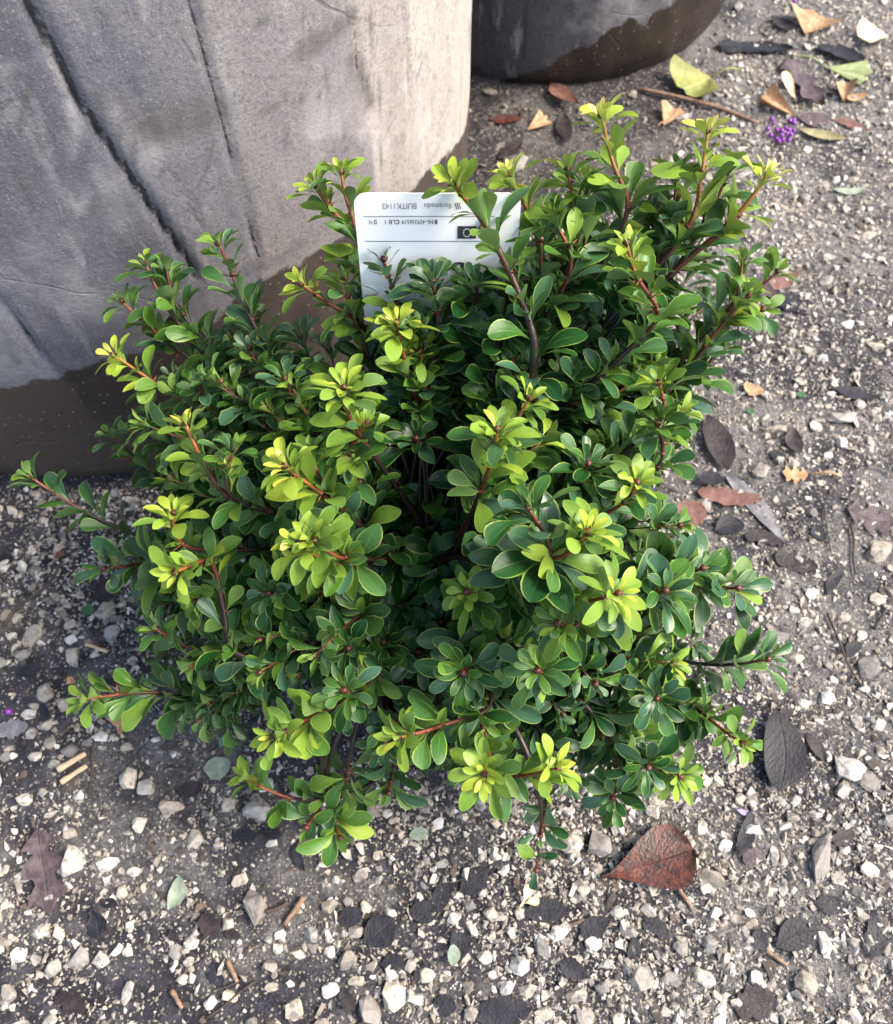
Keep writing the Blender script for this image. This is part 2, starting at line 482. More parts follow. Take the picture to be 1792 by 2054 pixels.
for i in range(len(ux)):
    if in_tub(ux[i], uy[i], .002): continue
    V, F = small[var[i]] if sz[i] > .0042 else small[24 + var[i] % 12]
    c, s = math.cos(ang[i]), math.sin(ang[i])
    R = np.array([[c, -s, tl[i, 0]], [s, c, tl[i, 1]], [-tl[i, 0], -tl[i, 1], 1]])
    W = (V @ R.T) * sz[i] + (ux[i], uy[i], zz[i] + sz[i] * rng.uniform(-.20, .12))
    VV.append(W); FF.append(F + off); off += len(W)
gravel = link('gravel', mesh_from('gravel', np.concatenate(VV), np.concatenate(FF), M_GRAVEL, smooth=False))
tag(gravel, kind='stuff')

# the bigger stones, one by one
big = []
for s in range(22):
    V, F = hull_stone(22, 100 + s)
    big.append(mesh_from('stone', V, F, M_STONE, smooth=False))
listed = [  # picture place, width and height there
 (258,1561,42,56),(293,1579,44,40),(341,1617,58,38),(144,1729,48,58),(215,1727,42,42),(281,1653,34,32),(241,1790,28,30),(510,1822,50,84),(381,1892,32,32),
 (377,1930,24,24),(349,1910,32,28),(156,1926,42,48),(104,1942,34,36),(36,1916,34,40),(253,1998,30,60),(12,1998,36,40),(421,2013,28,26),(590,2022,42,58),
 (742,2022,52,68),(790,1998,58,52),(714,1870,34,34),(457,1854,34,30),(662,1818,38,36),(738,1625,48,42),(602,1597,46,38),(650,1553,46,42),(514,1629,50,56),
 (1200,1692,56,50),(1147,1692,50,46),(1088,1898,34,54),(1045,1936,46,46),(1284,1961,62,60),(1619,1972,52,46),(1659,1895,34,50),(1555,1713,26,48),(1428,1761,62,46),
 (1172,1789,32,30),(1700,1540,70,50),(1740,1570,50,40),(1690,1585,40,34),(1177,2038,40,44),(1448,2038,26,60),(1156,1998,48,36),(1208,1982,36,30),(1060,1987,42,36),
 (213,1225,40,50),(222,1270,40,56),(64,1275,40,44),(48,1310,32,32),(148,1316,34,42),(89,1390,38,40),(127,1412,32,34),(140,1508,36,36),(59,1470,28,30),(100,1490,26,26),
 (1690,837,66,36),(1765,1103,78,46),(1560,860,40,30),(1530,945,46,44),(1415,1010,36,30),(1740,1340,60,46),(1560,1275,46,40),(1632,1190,34,26),(1745,1745,44,30),
 (1690,1240,40,30),(1600,1320,34,28),(1660,1400,36,34),(1720,1450,30,26),(1590,1640,32,28),(1410,1660,34,26),(1540,1790,30,24),(1370,1900,36,28),(1240,1830,34,26),
 (1650,1718,42,128),(1100,520,40,20),(1740,470,44,24),(1660,560,34,20),(1700,650,34,22),(1620,700,36,26),(1760,690,36,26),(1480,10,34,22),(1030,330,60,40),(985,180,34,20),(1000,290,30,22),
]
stones = []
for (px, py, w, h) in listed:
    p = at(px, py); d = depth(p)
    stones.append((p.x, p.y, w * d / FPX * 1.05, h * d / FPX * 1.12))
tries = 0
while len(stones) < 300 and tries < 9000:
    tries += 1
    px, py = random.uniform(-20, 1812), random.uniform(-30, 2080)
    p = at(px, py)
    if in_tub(p.x, p.y, .012): continue
    if 260 < px < 1560 and 330 < py < 1560: continue                     # under the bush
    s = random.uniform(.0080, .0135)
    if px < 500 and py > 1700 and random.random() < .4: continue
    if any((p.x - a) ** 2 + (p.y - b) ** 2 < (.5 * (c + s)) ** 2 for a, b, c, _ in stones): continue
    stones.append((p.x, p.y, s, s * random.uniform(.7, 1.05)))
for i, (x, y, w, h) in enumerate(stones):
    o = link('stone', big[i % len(big)], ground)
    o.location = (x, y, float(ground_z(x, y)) + min(w, h) * random.uniform(.02, .16))
    o.rotation_euler = (random.gauss(0, .22), random.gauss(0, .22), random.choice((0, math.pi)) + random.gauss(0, .3))
    o.scale = (w, h * 1.15, min(w, h) * random.uniform(.8, 1.15))

# crumbs of rotted leaves and bark on the mud
bits = [hull_stone(9, 500 + k, flat=.22) for k in range(12)]
VV, FF, off = [], [], 0
for k in range(6200):
    y = random.uniform(-.12, 1.15); x = random.uniform(-1, 1) * (.38 + .34 * y)
    if in_tub(x, y, .003): continue
    V, F = bits[k % 12]
    a_ = random.uniform(0, 6.3); c, s_ = math.cos(a_), math.sin(a_)
    ln = random.uniform(.002, .009) if k % 16 else random.uniform(.008, .019); wd = ln * random.choice((.15, .3, .6, .8))
    W = V * (ln, wd, ln * .5)
    t_ = random.gauss(0, .18)
    W = np.stack([W[:, 0] * c - W[:, 1] * s_ + x, W[:, 0] * s_ + W[:, 1] * c + y, W[:, 2] + W[:, 0] * t_ + float(ground_z(x, y)) + .0012], -1)
    VV.append(W); FF.append(F + off); off += len(W)
M_CRUMB = stone_material('rotted_leaf_crumbs', [(0, (.012, .010, .011)), (.5, (.030, .022, .020)), (.8, (.07, .045, .034)), (1, (.12, .09, .065))], True, .45)
tag(link('plant_debris', mesh_from('plant_debris', np.concatenate(VV), np.concatenate(FF), M_CRUMB, smooth=False)), kind='stuff')

# ------------------------------------------------------------------ the two big tubs
def dist_poly(th, z, R, poly):
    d = np.full(th.shape, 9.0)
    for (a0, z0), (a1, z1) in zip(poly[:-1], poly[1:]):
        ax, az = R * a0, z0; bx, bz = R * a1, z1
        px, pz = R * th, z
        vx, vz = bx - ax, bz - az
        t = np.clip(((px - ax) * vx + (pz - az) * vz) / (vx * vx + vz * vz + 1e-12), 0, 1)
        d = np.minimum(d, np.hypot(px - ax - t * vx, pz - az - t * vz))
    return d

def make_planter(name, label, C, R, H, mat, wetline, seams, marks, scuffs, sun_tints=(), panels=(), nt=640, nz=110):
    root = empty(name, (C[0], C[1], 0))
    th = np.linspace(-math.pi * 1.5, math.pi * .5, nt, endpoint=False)
    z = np.linspace(-.004, H, nz)
    TH, ZZ = np.meshgrid(th, z)
    wall = lambda pts: [on_wall(px, py, C, R) for px, py in pts]
    wrap = lambda pl: [((a + math.pi * 1.5) % (2 * math.pi) - math.pi * 1.5, b) for a, b in pl]
    seam = np.zeros(TH.shape); mark = seam.copy(); scuff = seam.copy(); dr = seam.copy()
    # vertical panels of slightly different flatness
    for poly, w, dep in seams:
        pl = wrap(wall(poly))
        d = dist_poly(TH, ZZ, R, pl)
        seam = np.maximum(seam, np.exp(-(d / w) ** 2) * min(1, dep / .004))
        dr -= dep * np.exp(-(d / (w * .9)) ** 2)
        # one lip of each fold stands a little proud
        xs = np.interp(ZZ, [p[1] for p in pl][::-1], [p[0] for p in pl][::-1])
        side = (TH - xs) * R
        ok = (ZZ <= max(p[1] for p in pl) + .1) & (ZZ >= min(p[1] for p in pl) - .01)
        dr += np.where(ok & (side > 0), dep * .35 * np.exp(-np.maximum(side, 0) / .05), 0)
    for poly, w in marks:
        mark = np.maximum(mark, np.exp(-(dist_poly(TH, ZZ, R, wrap(wall(poly))) / w) ** 4))
    for poly, w in scuffs:
        scuff = np.maximum(scuff, np.exp(-(dist_poly(TH, ZZ, R, wrap(wall(poly))) / w) ** 2))
    wl = sorted(wrap(wall(wetline)))
    wet = np.interp(TH, [a for a, _ in wl], [b for _, b in wl]) - ZZ
    sun_tint = np.zeros(TH.shape)
    for pl, amt in sun_tints:  # painted sun: warm pale tone from each edge rightwards
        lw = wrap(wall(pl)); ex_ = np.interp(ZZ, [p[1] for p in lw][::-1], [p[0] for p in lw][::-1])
        sun_tint = np.maximum(sun_tint, np.where((TH > ex_) & (TH < ex_ + 1.6), amt, 0))
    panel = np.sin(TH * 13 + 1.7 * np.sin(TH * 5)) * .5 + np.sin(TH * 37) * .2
    for pl, val in panels:                                               # facet tones between the folds; the left one's shade is painted darker
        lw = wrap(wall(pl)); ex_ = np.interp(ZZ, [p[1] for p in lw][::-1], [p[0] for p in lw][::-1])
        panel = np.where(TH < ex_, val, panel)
    dr += .0005 * np.sin(TH * 9 + ZZ * 7) + .0003 * np.sin(TH * 31 + 2 * np.sin(ZZ * 21))
    dr -= .010 * np.exp(-np.maximum(ZZ, 0) / .012)                       # rounded foot
    RR = R + dr
    V = np.stack([RR * np.cos(TH), RR * np.sin(TH), ZZ], -1).reshape(-1, 3)
    F = grid_faces(nz, nt, wrap=True)
    at_ = dict(seam=seam.ravel(), mark=mark.ravel(), scuff=scuff.ravel(), wet=wet.ravel(), panel=panel.ravel(), sun_tint=sun_tint.ravel())
    # thick lip and the inside down to the soil
    rings = [(R + .006, H + .006), (R + .004, H + .016), (R - .010, H + .018), (R - .020, H + .010), (R - .022, H - .03), (R - .03, H - .12)]
    n0 = len(V)
    ex = np.array([[r * math.cos(t), r * math.sin(t), zz] for r, zz in rings for t in th])
    V = np.concatenate([V, ex])
    F += grid_faces(len(rings) + 1, nt, n0 - nt, wrap=True)
    for k in at_:
        fillv = -1.0 if k == 'wet' else 0.0
        at_[k] = np.concatenate([at_[k], np.full(len(ex), fillv)])
    link('body', mesh_from('planter_body', V, F, mat, attrs=at_), root)
    nr, ns = 14, 64
    S = [[(R - .024) * k / (nr - 1) * math.cos(2 * math.pi * j / ns), (R - .024) * k / (nr - 1) * math.sin(2 * math.pi * j / ns),
          H - .075 + random.uniform(-.006, .006)] for k in range(nr) for j in range(ns)]
    link('soil', mesh_from('soil', S, grid_faces(nr, ns, wrap=True), M_SOIL), root)
    return tag(root, label, 'planter', 'big round grey planters')

m1 = planter_material('grey_tub', (.074, .076, .102), (.195, .190, .210), (.036, .030, .029), (.060, .048, .042))
m2 = planter_material('dark_grey_tub', (.024, .024, .029), (.052, .052, .060), (.012, .0085, .007), (.030, .021, .017))
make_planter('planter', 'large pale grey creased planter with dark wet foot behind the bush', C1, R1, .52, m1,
    wetline=[(-60, 790), (0, 776), (45, 770), (60, 752), (110, 755), (130, 728), (230, 722), (330, 690), (430, 640), (515, 574), (560, 548), (640, 500), (720, 452), (800, 398), (850, 350), (905, 300), (938, 235)],
    seams=[([(40, -60), (60, 15), (110, 110), (165, 215), (225, 300), (290, 395), (335, 460), (362, 500), (400, 560)], .0026, .0042),
           ([(372, -60), (385, 30), (408, 110), (430, 190), (455, 285), (480, 350), (500, 430), (518, 520)], .0018, .0026),
           ([(695, -40), (702, 30), (715, 120), (735, 190)], .0026, .0022),
           ([(805, -40), (812, 60), (820, 170), (828, 225)], .0022, .0018),
           ([(-60, 520), (0, 597), (55, 670), (112, 742)], .0016, .003),
           ([(160, -40), (215, 80), (275, 200), (330, 310), (390, 425), (420, 480)], .0009, .0012),
           ([(130, 300), (150, 330), (185, 385)], .0010, .0012),
           ([(240, -40), (262, 40), (300, 130)], .0006, .0006), ([(545, -40), (560, 120), (585, 300), (600, 420)], .0006, .0006), ([(640, -40), (650, 60)], .0006, .0006), ([(875, -40), (882, 120), (886, 250)], .0007, .0006)],
    marks=[([(605, 103), (700, 36)], .0065), ([(300, 250), (420, 225)], .012), ([(320, 345), (375, 312)], .0012), ([(490, 50), (560, 30)], .0012), ([(540, 140), (600, 95)], .0011), ([(410, 100), (415, 180), (440, 250)], .0011), ([(170, 150), (215, 230), (290, 330)], .0010), ([(20, 330), (70, 420)], .0011), ([(500, 240), (570, 200), (640, 190)], .0010), ([(600, 20), (640, 110), (660, 190)], .0010), ([(740, 30), (760, 200), (765, 330)], .0012), ([(230, 480), (300, 530)], .0010), ([(60, 160), (40, 260)], .0010), ([(300, 265), (240, 190)], .003),
           ([(705, 120), (740, 200)], .006)],
    scuffs=[([(0, 130), (70, 115), (110, 90), (60, 50)], .0025), ([(95, 290), (110, 370), (160, 420), (180, 380)], .003), ([(140, 210), (155, 270), (140, 310)], .003),
            ([(200, 350), (240, 400), (250, 440)], .008), ([(275, 310), (310, 325)], .014), ([(780, 150), (830, 260)], .03), ([(640, 250), (800, 320)], .03), ([(60, 560), (200, 600)], .03),
            ([(-60, 640), (20, 715), (60, 740)], .035), ([(-60, 700), (40, 745)], .03), ([(235, 215), (300, 330)], .004)],
    panels=[([(372, -60), (408, 110), (455, 285), (500, 430), (530, 560)], .2), ([(40, -60), (110, 110), (225, 300), (335, 460), (400, 560), (430, 640)], -.9), ([(-60, 520), (0, 597), (55, 670), (125, 755), (160, 800)], 2.2)],  # left facet painted darker for its shade, corner facet paler
    sun_tints=[([(385, -60), (430, 190), (500, 430), (530, 560)], .22), ([(697, -60), (715, 120), (745, 300), (760, 420)], .7), ([(808, -60), (828, 225), (850, 340)], 1.0)])  # warm sunlight painted stronger towards the right panels
make_planter('planter', 'smaller dark grey planter standing behind the pale one, mostly wet', C2, R2, .42, m2,
    wetline=[(930, 215), (960, 195), (990, 182), (1020, 165), (1085, 142), (1125, 112), (1180, 90), (1230, 62), (1262, 45), (1300, 50), (1308, 22), (1345, 12), (1380, -20), (1420, -60), (1450, -80)],
    seams=[([(1060, -40), (1050, 60), (1045, 120)], .002, .0015)], marks=[], scuffs=[([(1150, 20), (1260, 0)], .03)], nt=480, nz=80)

# ------------------------------------------------------------------ fallen leaves, twigs, berries
PROFILES = {
 'oval':    [(0, .04), (.06, .30), (.2, .70), (.4, .97), (.55, 1), (.75, .84), (.9, .48), (1, .03)],
 'ovate':   [(0, .03), (.08, .42), (.2, .82), (.35, 1), (.55, .86), (.78, .48), (.93, .16), (1, .01)],
 'obovate': [(0, .04), (.12, .10), (.3, .40), (.5, .78), (.7, 1), (.85, .90), (.93, .68), (.98, .36), (1, .05)],
 'long':    [(0, .03), (.08, .35), (.25, .8), (.45, 1), (.65, .88), (.85, .45), (1, .02)],
 'lobed':   [(0, .03), (.06, .5), (.12, .85), (.18, .45), (.26, .32), (.34, .9), (.42, 1.0), (.50, .55), (.58, .5), (.66, .86), (.74, .9), (.82, .4), (.9, .25), (1, .02)],
 'torn':    [(0, .1), (.08, .6), (.2, .8), (.3, .65), (.42, 1), (.6, .8), (.68, .95), (.82, .5), (.9, .55), (1, .08)],
}

def blade(kind, L, W, curl=0.0, cup=0.0, wave=.0, nl=15, nw=7, thick=.00025, seed=0):
    """a leaf blade with real thickness lying along +X, base at the origin"""
    r = random.Random(seed)
    pr = PROFILES[kind]
    ts = 1 - (1 - np.linspace(0, 1, nl)) ** 1.5 if kind not in ('lobed', 'torn') else np.array([p[0] for p in pr])
    hw = np.interp(ts, [p[0] for p in pr], [p[1] for p in pr]) * W * .5
    nl = len(ts)
    a1, a2, ph, bend = r.uniform(0, 6), r.uniform(0, 6), r.uniform(2, 4), r.uniform(-.12, .12)
    top, uv = [], []
    for i, t in enumerate(ts):
        for j in range(nw):
            s = -1 + 2 * j / (nw - 1)
            x = t * L; y = s * hw[i] * (1 + (.06 * math.sin(9 * t + a1) if kind in ('torn', 'lobed') else .02 * math.sin(7 * t + a1))) + bend * L * math.sin(math.pi * t)
            if kind == 'lobed': x += abs(s) * hw[i] * .35
            z = cup * (s * s) * hw[i] + curl * L * (2 * t - 1) ** 2 * .5 + wave * L * math.sin(ph * 2 * t + a2 + 2.2 * s) * (.4 + .6 * abs(s))
            top.append((x, y, z)); uv.append((t, .5 + .5 * s))
    n = len(top)
    V = top + [(x, y, z - thick) for x, y, z in top]
    F = grid_faces(nl, nw)
    F += [tuple(reversed([k + n for k in f])) for f in F]
    ring = [j for j in range(nw)] + [i * nw + nw - 1 for i in range(1, nl)] + [(nl - 1) * nw + j for j in range(nw - 2, -1, -1)] + [i * nw for i in range(nl - 2, 0, -1)]
    m0 = 2 * n; nr_ = len(ring); rim = [V[a] for a in ring] + [V[a + n] for a in ring]
    V = V + rim
    for k in range(nr_): F.append((m0 + (k + 1) % nr_, m0 + k, m0 + nr_ + k, m0 + nr_ + (k + 1) % nr_))
    zmin = min(v[2] for v in V)
    V = [(x, y, z - zmin) for x, y, z in V]
    return V, F, uv + uv + [uv[a] for a in ring] * 2

def fan(L, spread, curl=.25, fold=.3, wave=.04, seed=0, thick=.0004):
    """fan-shaped ginkgo blade, apex at the origin, opening along +X"""
    r = random.Random(seed); nr, na = 9, 15
    ph = r.uniform(0, 6)
    top, uv = [], []
    for i in range(nr):
        q = (i / (nr - 1)) ** .85
        for j in range(na):
            s = -1 + 2 * j / (na - 1)
            a = s * spread * .5
            rr = L * q * (1 + .035 * math.sin(9 * s + ph) - .10 * math.exp(-(s / .08) ** 2) - .06 * s ** 4)
            z = fold * L * q * (abs(s) ** 1.4) + curl * L * q * q * .4 + wave * L * q * math.sin(7 * s + ph)
            top.append((rr * math.cos(a), rr * math.sin(a), z)); uv.append((q, .5 + .5 * s))
    n = len(top)
    V = top + [(x, y, z - thick) for x, y, z in top]
    F = grid_faces(nr, na); F += [tuple(reversed([k + n for k in f])) for f in F]
    ring = [i * na for i in range(nr)] + [(nr - 1) * na + j for j in range(1, na)] + [i * na + na - 1 for i in range(nr - 2, -1, -1)]
    m0 = 2 * n; nr_ = len(ring); V = V + [V[a] for a in ring] + [V[a + n] for a in ring]
    for k in range(nr_ - 1): F.append((m0 + k, m0 + k + 1, m0 + nr_ + k + 1, m0 + nr_ + k))
    zmin = min(v[2] for v in V)
    return [(x, y, z - zmin) for x, y, z in V], F, uv + uv + [uv[a] for a in ring] * 2

LM = {
 'black':  litter_mat('wet_black_leaf', (.006, .006, .010), (.016, .016, .023), .5, (.03, .03, .04), .3),
 'dark':   litter_mat('dark_brown_leaf', (.012, .009, .011), (.030, .022, .024), .5, (.06, .045, .045), .35),
 'mauve':  litter_mat('mauve_brown_leaf', (.048, .034, .040), (.105, .078, .084), .5, (.03, .022, .026), .5),
 'red':    litter_mat('red_brown_leaf', (.030, .014, .013), (.105, .030, .018), .32, (.05, .022, .018), .3),
 'rust':   litter_mat('rust_leaf', (.10, .046, .036), (.17, .09, .072), .55, (.09, .04, .03), .4),
 'tan':    litter_mat('tan_leaf', (.27, .155, .08), (.46, .30, .175), .6, (.32, .19, .1), .35),
 'cream':  litter_mat('cream_leaf', (.72, .52, .30), (.85, .72, .50), .5, (.6, .42, .25), .3),
 'ginkgo': litter_mat('ginkgo_leaf', (.15, .18, .05), (.27, .26, .085), .5, (.36, .40, .16), .3),
 'green':  litter_mat('fallen_green_leaf', (.19, .24, .10), (.30, .34, .17), .5, (.34, .38, .22), .4),
 'olive':  litter_mat('olive_leaf', (.16, .15, .075), (.27, .24, .13), .55, (.3, .28, .17), .4),
 'sage':   litter_mat('grey_green_leaf', (.16, .20, .155), (.26, .30, .235), .5, (.11, .13, .10), .3),
 'fresh':  litter_mat('small_green_leaf', (.025, .085, .03), (.05, .14, .045), .4, (.12, .2, .09), .4),
 'violet': litter_mat('violet_petal', (.30, .22, .52), (.42, .33, .65), .5, (.25, .18, .45), .3),
 'grey':   litter_mat('grey_wet_leaf', (.10, .10, .11), (.18, .175, .19), .45, (.24, .23, .24), .3),
}
def seg(b, t, z=.0025):
    p, q = at(*b), at(*t)
    p.z = float(ground_z(p.x, p.y)) + z; q.z = float(ground_z(q.x, q.y)) + z
    return p, q

def frame(p, q, roll=0.0, pitch=0.0):
    d = q - p
    return Matrix.Translation(p) @ Matrix.Rotation(math.atan2(d.y, d.x), 4, 'Z') @ Matrix.Rotation(-pitch, 4, 'Y') @ Matrix.Rotation(roll, 4, 'X')

litter_n = [0]
def fallen(kind, mat, b, t, w, label, curl=.10, cup=.12, wave=.015, name='fallen_leaf', cat='leaf', z=.004, stalk=None, roll=0.0, pitch=0.0, group=None, spread=1.6, fold=.3):
    """a fallen leaf from its base to its tip (picture points), w wide there"""
    litter_n[0] += 1; sd = 300 + litter_n[0]
    if z == .004: z = .002
    if mat in ('black', 'dark', 'mauve', 'rust', 'grey'): curl, cup, wave = curl * .5, cup * .6, wave * .7; w *= .94
    else: curl, fold = curl * .7, fold * .6
    p, q = seg(b, t, z)
    L = (q - p).length; W = w * depth((p + q) / 2) / FPX
    if kind == 'fan': V, F, uv = fan(L, spread, curl, fold, .055, sd)
    else: V, F, uv = blade(kind, L, W, curl, cup, wave, seed=sd)
    me = mesh_from(name, V, F, LM[mat], uv=uv)
    mw = frame(p, q, roll, pitch)
    if stalk:
        root = empty(name, p)
        o = link('blade', me, root); o.matrix_local = Matrix.Translation(-p) @ mw
        e = at(*stalk); e.z = float(ground_z(e.x, e.y)) + .003
        m = (p + e) / 2 + Vector((0, 0, .006))
        z0 = min(v[2] for v in V)
        path = bez([p + Vector((0, 0, .001)), m, e], .004)
        TV, TF, TT = tube([x - p for x in path], [.0007 + .0004 * i / len(path) for i in range(len(path))], 6)
        link('stalk', mesh_from('stalk', TV, TF, LM[mat], uv=[(.3, .3)] * len(TV)), root)
    else:
        root = link(name, me); root.matrix_world = mw
    return tag(root, label, cat, group)

BL = 'wet blackened leaves on the gravel'
GK = 'fallen ginkgo leaves'
DL = 'brown leaves lying on the gravel'
# upper right corner
fallen('fan', 'ginkgo', (1428, 152), (1366, 190), 80, 'yellow-green ginkgo leaf, curled, its stalk pointing right, near the dark planter', stalk=(1484, 141), curl=.35, fold=.5, spread=1.7, group=GK, name='ginkgo_leaf')
fallen('fan', 'green', (1660, 132), (1745, 152), 80, 'large flat green ginkgo leaf with long pale stalk', stalk=(1588, 113), curl=.1, fold=.12, spread=.95, group=GK, name='ginkgo_leaf')
fallen('fan', 'cream', (1782, 72), (1722, 82), 60, 'cream coloured ginkgo leaf in the far gravel corner', curl=.3, fold=.5, spread=1.3, group=GK, name='ginkgo_leaf')
fallen('fan', 'tan', (1616, 66), (1640, 32), 50, 'orange-tan ginkgo leaf beside the darker brown one', curl=.3, fold=.6, spread=2.2, group=GK, name='ginkgo_leaf')
fallen('ovate', 'dark', (1590, 62), (1545, 34), 40, 'dark brown curled leaf touching the orange-tan ginkgo leaf', curl=.4, cup=.5, group=DL)
fallen('fan', 'tan', (1598, 233), (1524, 205), 50, 'tan folded ginkgo leaf above the purple berries', curl=.2, fold=.5, spread=.75, group=GK, name='ginkgo_leaf')
fallen('obovate', 'cream', (1590, 222), (1566, 164), 22, 'cream petal standing up on the tan folded ginkgo leaf', curl=.2, cup=.4, name='petal', cat='petal', z=.012)
fallen('fan', 'tan', (1695, 202), (1688, 168), 30, 'small upright tan ginkgo scrap below the green ginkgo leaf', curl=.4, fold=.6, spread=1.1, group=GK, name='ginkgo_leaf')
fallen('oval', 'tan', (1698, 200), (1740, 190), 20, 'narrow tan leaf scrap lying below the green ginkgo leaf', curl=.5, group=DL)
fallen('long', 'olive', (1603, 261), (1700, 280), 30, 'olive pointed leaf right of the purple berries', curl=.12, cup=.3, group=DL)
fallen('lobed', 'mauve', (1575, 120), (1650, 215), 75, 'mauve-brown crumpled leaf under the stalk of the green ginkgo leaf', wave=.05, group=DL)
fallen('oval', 'mauve', (1600, 235), (1668, 238), 44, 'rounded mauve leaf just above the olive pointed leaf', group=DL)
fallen('torn', 'rust', (1680, 240), (1740, 262), 30, 'pale rust torn leaf right of the rounded mauve one', group=DL)
fallen('torn', 'black', (1440, 92), (1590, 100), 52, 'large crumpled black leaf right of the dark planter foot', wave=.05, group=BL)
fallen('torn', 'black', (1640, 92), (1735, 120), 45, 'crumpled black leaf below the cream ginkgo leaf', wave=.04, group=BL)
fallen('fan', 'tan', (1058, 258), (1100, 238), 40, 'tan triangular ginkgo leaf in front of the dark planter', curl=.2, fold=.3, spread=.9, group=GK, name='ginkgo_leaf')
fallen('fan', 'tan', (1332, 252), (1356, 222), 30, 'small orange ginkgo leaf between the two tall shoots', stalk=(1316, 260), curl=.3, fold=.5, spread=1.3, group=GK, name='ginkgo_leaf')
fallen('ovate', 'rust', (1105, 172), (1160, 232), 44, 'brown leaf leaning against the foot of the dark planter', curl=.2, cup=.4, pitch=.2, group=DL)
fallen('ovate', 'red', (985, 240), (1050, 236), 30, 'dark red leaf between the two planters', group=DL)
fallen('long', 'dark', (1130, 230), (1140, 290), 36, 'dark brown leaf behind the tallest shoot', group=DL)
fallen('long', 'dark', (1000, 320), (1050, 280), 34, 'dark brown leaf between planter and plant tag', group=DL)
fallen('long', 'sage', (1670, 378), (1745, 372), 18, 'thin grey-green leaf alone on the far gravel', group=DL)
fallen('ovate', 'rust', (1530, 578), (1612, 540), 34, 'pointed rust leaf right of the bush beside black ones', curl=.2, group=DL)
fallen('torn', 'black', (1545, 590), (1640, 620), 55, 'flat black leaf below the pointed rust leaf', group=BL)
fallen('torn', 'mauve', (1470, 560), (1560, 600), 50, 'mauve-grey leaf half under the right edge of the bush', group=DL)
# right side
fallen('oval', 'dark', (1460, 947), (1418, 836), 62, 'purple-black leaf with sharp midrib beside the right edge of the bush', cup=.25, z=.006, group=BL)
fallen('long', 'grey', (1452, 946), (1580, 1096), 42, 'long dark grey veined leaf, the longest right of the bush', cup=.1, group=DL).__setitem__('category', 'leaf')
fallen('oval', 'black', (1395, 962), (1452, 968), 34, 'short black leaf between rust leaf and long grey leaf', z=.007, group=BL)
fallen('torn', 'rust', (1400, 985), (1530, 1000), 46, 'flat rust-brown torn leaf under the long grey leaf', group=DL)
fallen('torn', 'rust', (1356, 1040), (1412, 1030), 70, 'reddish leaf with pointed corners at the right edge of the bush', curl=.15, z=.008, group=DL)
fallen('lobed', 'tan', (1622, 952), (1570, 946), 42, 'small tan lobed leaf with a thin stalk pointing right', stalk=(1687, 954), group=DL)
fallen('oval', 'black', (1545, 910), (1578, 918), 26, 'tiny black leaf left of the tan lobed leaf', group=BL)
fallen('oval', 'dark', (1590, 860), (1602, 914), 36, 'purple-black oval leaf above the tan lobed leaf', cup=.3, group=BL)
fallen('long', 'black', (1668, 778), (1764, 800), 30, 'narrow black leaf on the gravel far right of the bush', curl=.1, group=BL)
fallen('oval', 'black', (1436, 1062), (1496, 1050), 46, 'black leaf with greenish sheen right of the reddish one', cup=.25, group=BL)
fallen('oval', 'black', (1636, 1052), (1652, 1086), 32, 'small blue-black oval leaf right of the long grey leaf', cup=.2, group=BL)
fallen('lobed', 'mauve', (1700, 1020), (1800, 1045), 74, 'broad mauve leaf cut by the right border of the view', wave=.03, group=DL)
fallen('torn', 'dark', (1495, 1075), (1575, 1090), 34, 'dark torn leaf at the lower end of the long grey leaf', group=DL)
fallen('torn', 'dark', (1555, 1115), (1640, 1140), 50, 'dark brown flat leaf below the small blue-black oval', group=DL)
fallen('oval', 'black', (1660, 1195), (1690, 1145), 24, 'narrow black leaf near a twig on the right', group=BL)
fallen('torn', 'tan', (1490, 775), (1530, 790), 30, 'golden curled leaf scrap above the black leaves on the right', curl=.4, group=DL)
fallen('oval', 'fresh', (1498, 822), (1512, 830), 14, 'tiny green leaf below the golden scrap', group='tiny green leaves on the gravel')
fallen('oval', 'fresh', (1598, 794), (1616, 790), 14, 'tiny blue-green leaf left of the narrow black leaf', group='tiny green leaves on the gravel')
# lower right
fallen('oval', 'black', (1551, 1426), (1559, 1590), 92, 'biggest black leaf, upright oval with pale midrib, right of the bush', cup=.10, wave=.01, z=.006, group=BL)
fallen('long', 'violet', (1478, 1624), (1514, 1630), 11, 'small violet petal under the right side of the bush', name='petal', cat='petal')
fallen('ovate', 'cream', (1418, 1580), (1410, 1552), 18, 'small orange-cream leaf under the lower right twig', curl=.3)
fallen('obovate', 'red', (1207, 1762), (1386, 1704), 124, 'big glossy red-brown leaf below the bush', curl=.05, cup=.12, wave=.018, z=.007, group=DL)
fallen('obovate', 'cream', (1048, 1812), (1060, 1777), 20, 'cream wing of a seedling lying below the hanging twig', curl=.3, cup=.3, name='seed_wing', cat='seed', z=.009, stalk=(1038, 1824))
fallen('obovate', 'cream', (1050, 1813), (1080, 1808), 17, 'second cream wing, lying flat beside a black leaf', curl=.2, cup=.3, name='seed_wing', cat='seed', z=.009)
